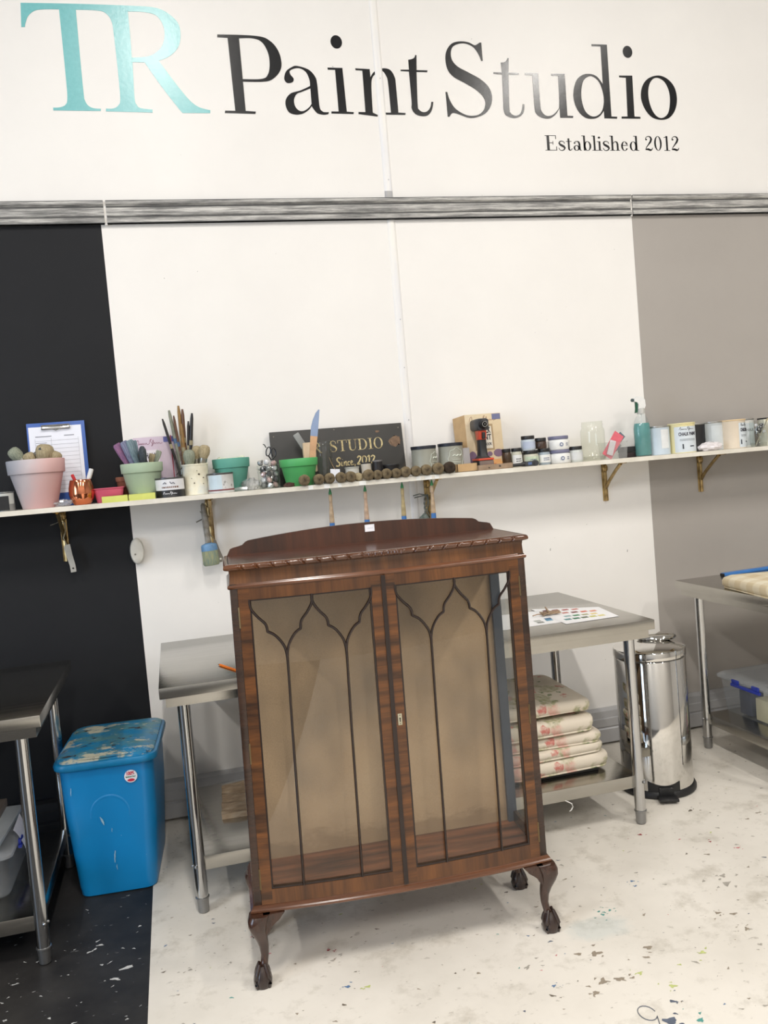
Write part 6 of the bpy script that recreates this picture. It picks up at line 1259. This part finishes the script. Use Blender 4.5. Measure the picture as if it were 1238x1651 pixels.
# right hand tins
CWB = mat('tin_pale_blue', (192, 204, 214), .35, 0, .04); BLU = mat('label_ice', (208, 216, 222), .4, 0, .02)
def paint_tin(label, x, y, r, h, body, lid, tx, lw, text=True, wd=.07, txo=0):
    t, lb, z = cancyl(label, x, y, r, h, body, lid, (.004, h*.88), BLU, tx=tx, lw=lw)
    ra = math.radians(tx+txo)
    if text:
        lettering('CHALK PAINT', .022, TB, lb, (0, 0, h*.58), rot=(PI/2, 0, ra), bend=r+.0006, width=wd, bold=.0006)
        print_lines(lb, mat('print_pale', (130, 136, 142), .6), r+.0008, h*.45, wd*.9, 2, .0025, .006, ra)
        m = M(); sigline(m, -wd*.45, h*.74, wd*.8, .018, 0, .0013); m.v = [((r+.0012)*sin(a/r+ra), -(r+.0012)*cos(a/r+ra), c) for a, b, c in m.v]; m.obj('signature_print', TB, lb, smooth=False, fix=False)
        m = M(); m.box(-.030, 0, h*.14, -.024, .0005, h*.30).box(.006, 0, h*.20, .028, .0005, h*.235); m.v = [((r+.0012)*sin(a/r+ra), -(r+.0012)*cos(a/r+ra), c) for a, b, c in m.v]; m.obj('small_print', mat('print_mid', (84, 88, 100), .6), lb, smooth=False, fix=False)
    return t
YEL = multi('tin_yellow_paint', [(.35, (226, 214, 160)), (.65, (232, 224, 180))], .5, sc=10, det=5); PEA = mat('tin_peach', (216, 202, 182), .5, 0, .04)
t, lb, z = cancyl('pale blue-white paint tin just right of the spray bottle', 2.300, -.12, .0545, .136, CWB, SIL, (.030, .120), mat('label_white2', (222, 224, 224), .4), tx=5, lw=22)
paint_tin('yellow-topped paint tin with chalk paint label, second of the right-hand tins', 2.413, -.145, .062, .143, YEL, YEL, -5, 62, wd=.092)
t, lb, z = cancyl('black-sided paint tin set back between the yellow and grey tins', 2.530, -.075, .052, .137, TBK, SIL)
t, lb, z = cancyl('grey-white paint tin behind the white bag', 2.612, -.10, .056, .138, mat('tin_greywhite', (186, 192, 194), .4, 0, .05), SIL, (.02, .12), mat('label_greywhite', (200, 206, 208), .4), tx=10, lw=50)
paint_tin('peach-coloured paint tin with chalk paint label', 2.694, -.14, .063, .140, PEA, mat('tin_peach_lid', (216, 190, 150), .5), 28, 34, wd=.060)
crumple('white crumpled plastic bag lying in front of the tins', 'plastic_bag', 'bag', 2.530, -.195, SZ(2.53), (.060, .030, .022), mat('bag_white', (226, 220, 222), .35), 20, 9, .18)
t, lb, z = cancyl('pale tin behind the crystal jar with a chalk paint label', 2.800, -.075, .055, .140, JW, SIL, (.01, .12), BLU); lettering('CHALK', .02, mat('print_pale', (130, 136, 142), .6), lb, (0, 0, .08), bend=.0556, width=.06)
glassjar('clear jar of glass beads in front of the pale tin', 2.815, -.175, .040, .128, GL_, .95)
cm = M().blob((0, 0, 0), (.010, .010, .009), 7, 4)
for i in range(16):
    o = M().merge(cm).obj('glass_pebble', KN[(0, 1, 3, 1)[i % 4]], loc=(2.815+random.uniform(-.026, .026), -.175+random.uniform(-.026, .01), SZ(2.8)+.060+.011*(i//4)+.012), ang=15); tag(o, 'small glass bead heaped in the jar before the pale tin', 'bead', 'glass beads in the jar at the right')
t = thing('paint_brush', 'thin brush leaning diagonally across the glass bead jar', 'brush', (2.758, -.222, SZ(2.76)+.003), (0, .54, 0)); M().lathe([(0, 0), (.002, 0), (.0028, .06), (.0024, .135)], 8).obj('handle', mat('handle_drab', (130, 128, 110), .6), t); M().lathe([(.0026, .135), (.0036, .140), (.003, .152), (0, .154)], 8).obj('bristles', B_BEI, t)
t, lb, z = cancyl('cream drip-covered paint tin at the right edge of the photo', 2.935, -.125, .066, .138, mat('tin_cream_drips', (228, 222, 206), .5, 0, .05), TBK, (.02, .115), mat('label_cream_w', (224, 224, 220), .4), tx=10, lw=40)
m = M()
for k in range(9):
    a = -1.2+.27*k; l = random.uniform(.03, .11); rr = .0662; m.tube([(rr*sin(a), -rr*cos(a), .130), (rr*sin(a+.02), -rr*cos(a+.02), .130-l*.6), (rr*sin(a), -rr*cos(a), .130-l)], [.006, .004, .0045], 6)
m.obj('paint_drips', mat('drip_cream', (232, 226, 210), .5), t)
# white plastic cover on the wall
t = thing('wall_cover', 'oval white plastic cover where the black and white walls meet', 'wall fitting', (-.162, 0, 1.186))
M().lathe([(0, 0), (.050, 0), (.052, .004), (.052, .024), (.046, .032), (.02, .035), (0, .035)], 36, mx=Matrix.Rotation(PI/2, 4, 'X'), sx=.56, sy=1.08).obj('cover_disc', mat('cover_plastic', (214, 210, 200), .4, 0, .03), t, ang=50)
M().lathe([(0, .034), (.004, .034), (.004, .037), (0, .037)], 10, mx=Matrix.Translation((-.008, 0, -.012)) @ Matrix.Rotation(PI/2, 4, 'X')).obj('screw', mat('dull_metal', (136, 132, 124), .45, .6), t)
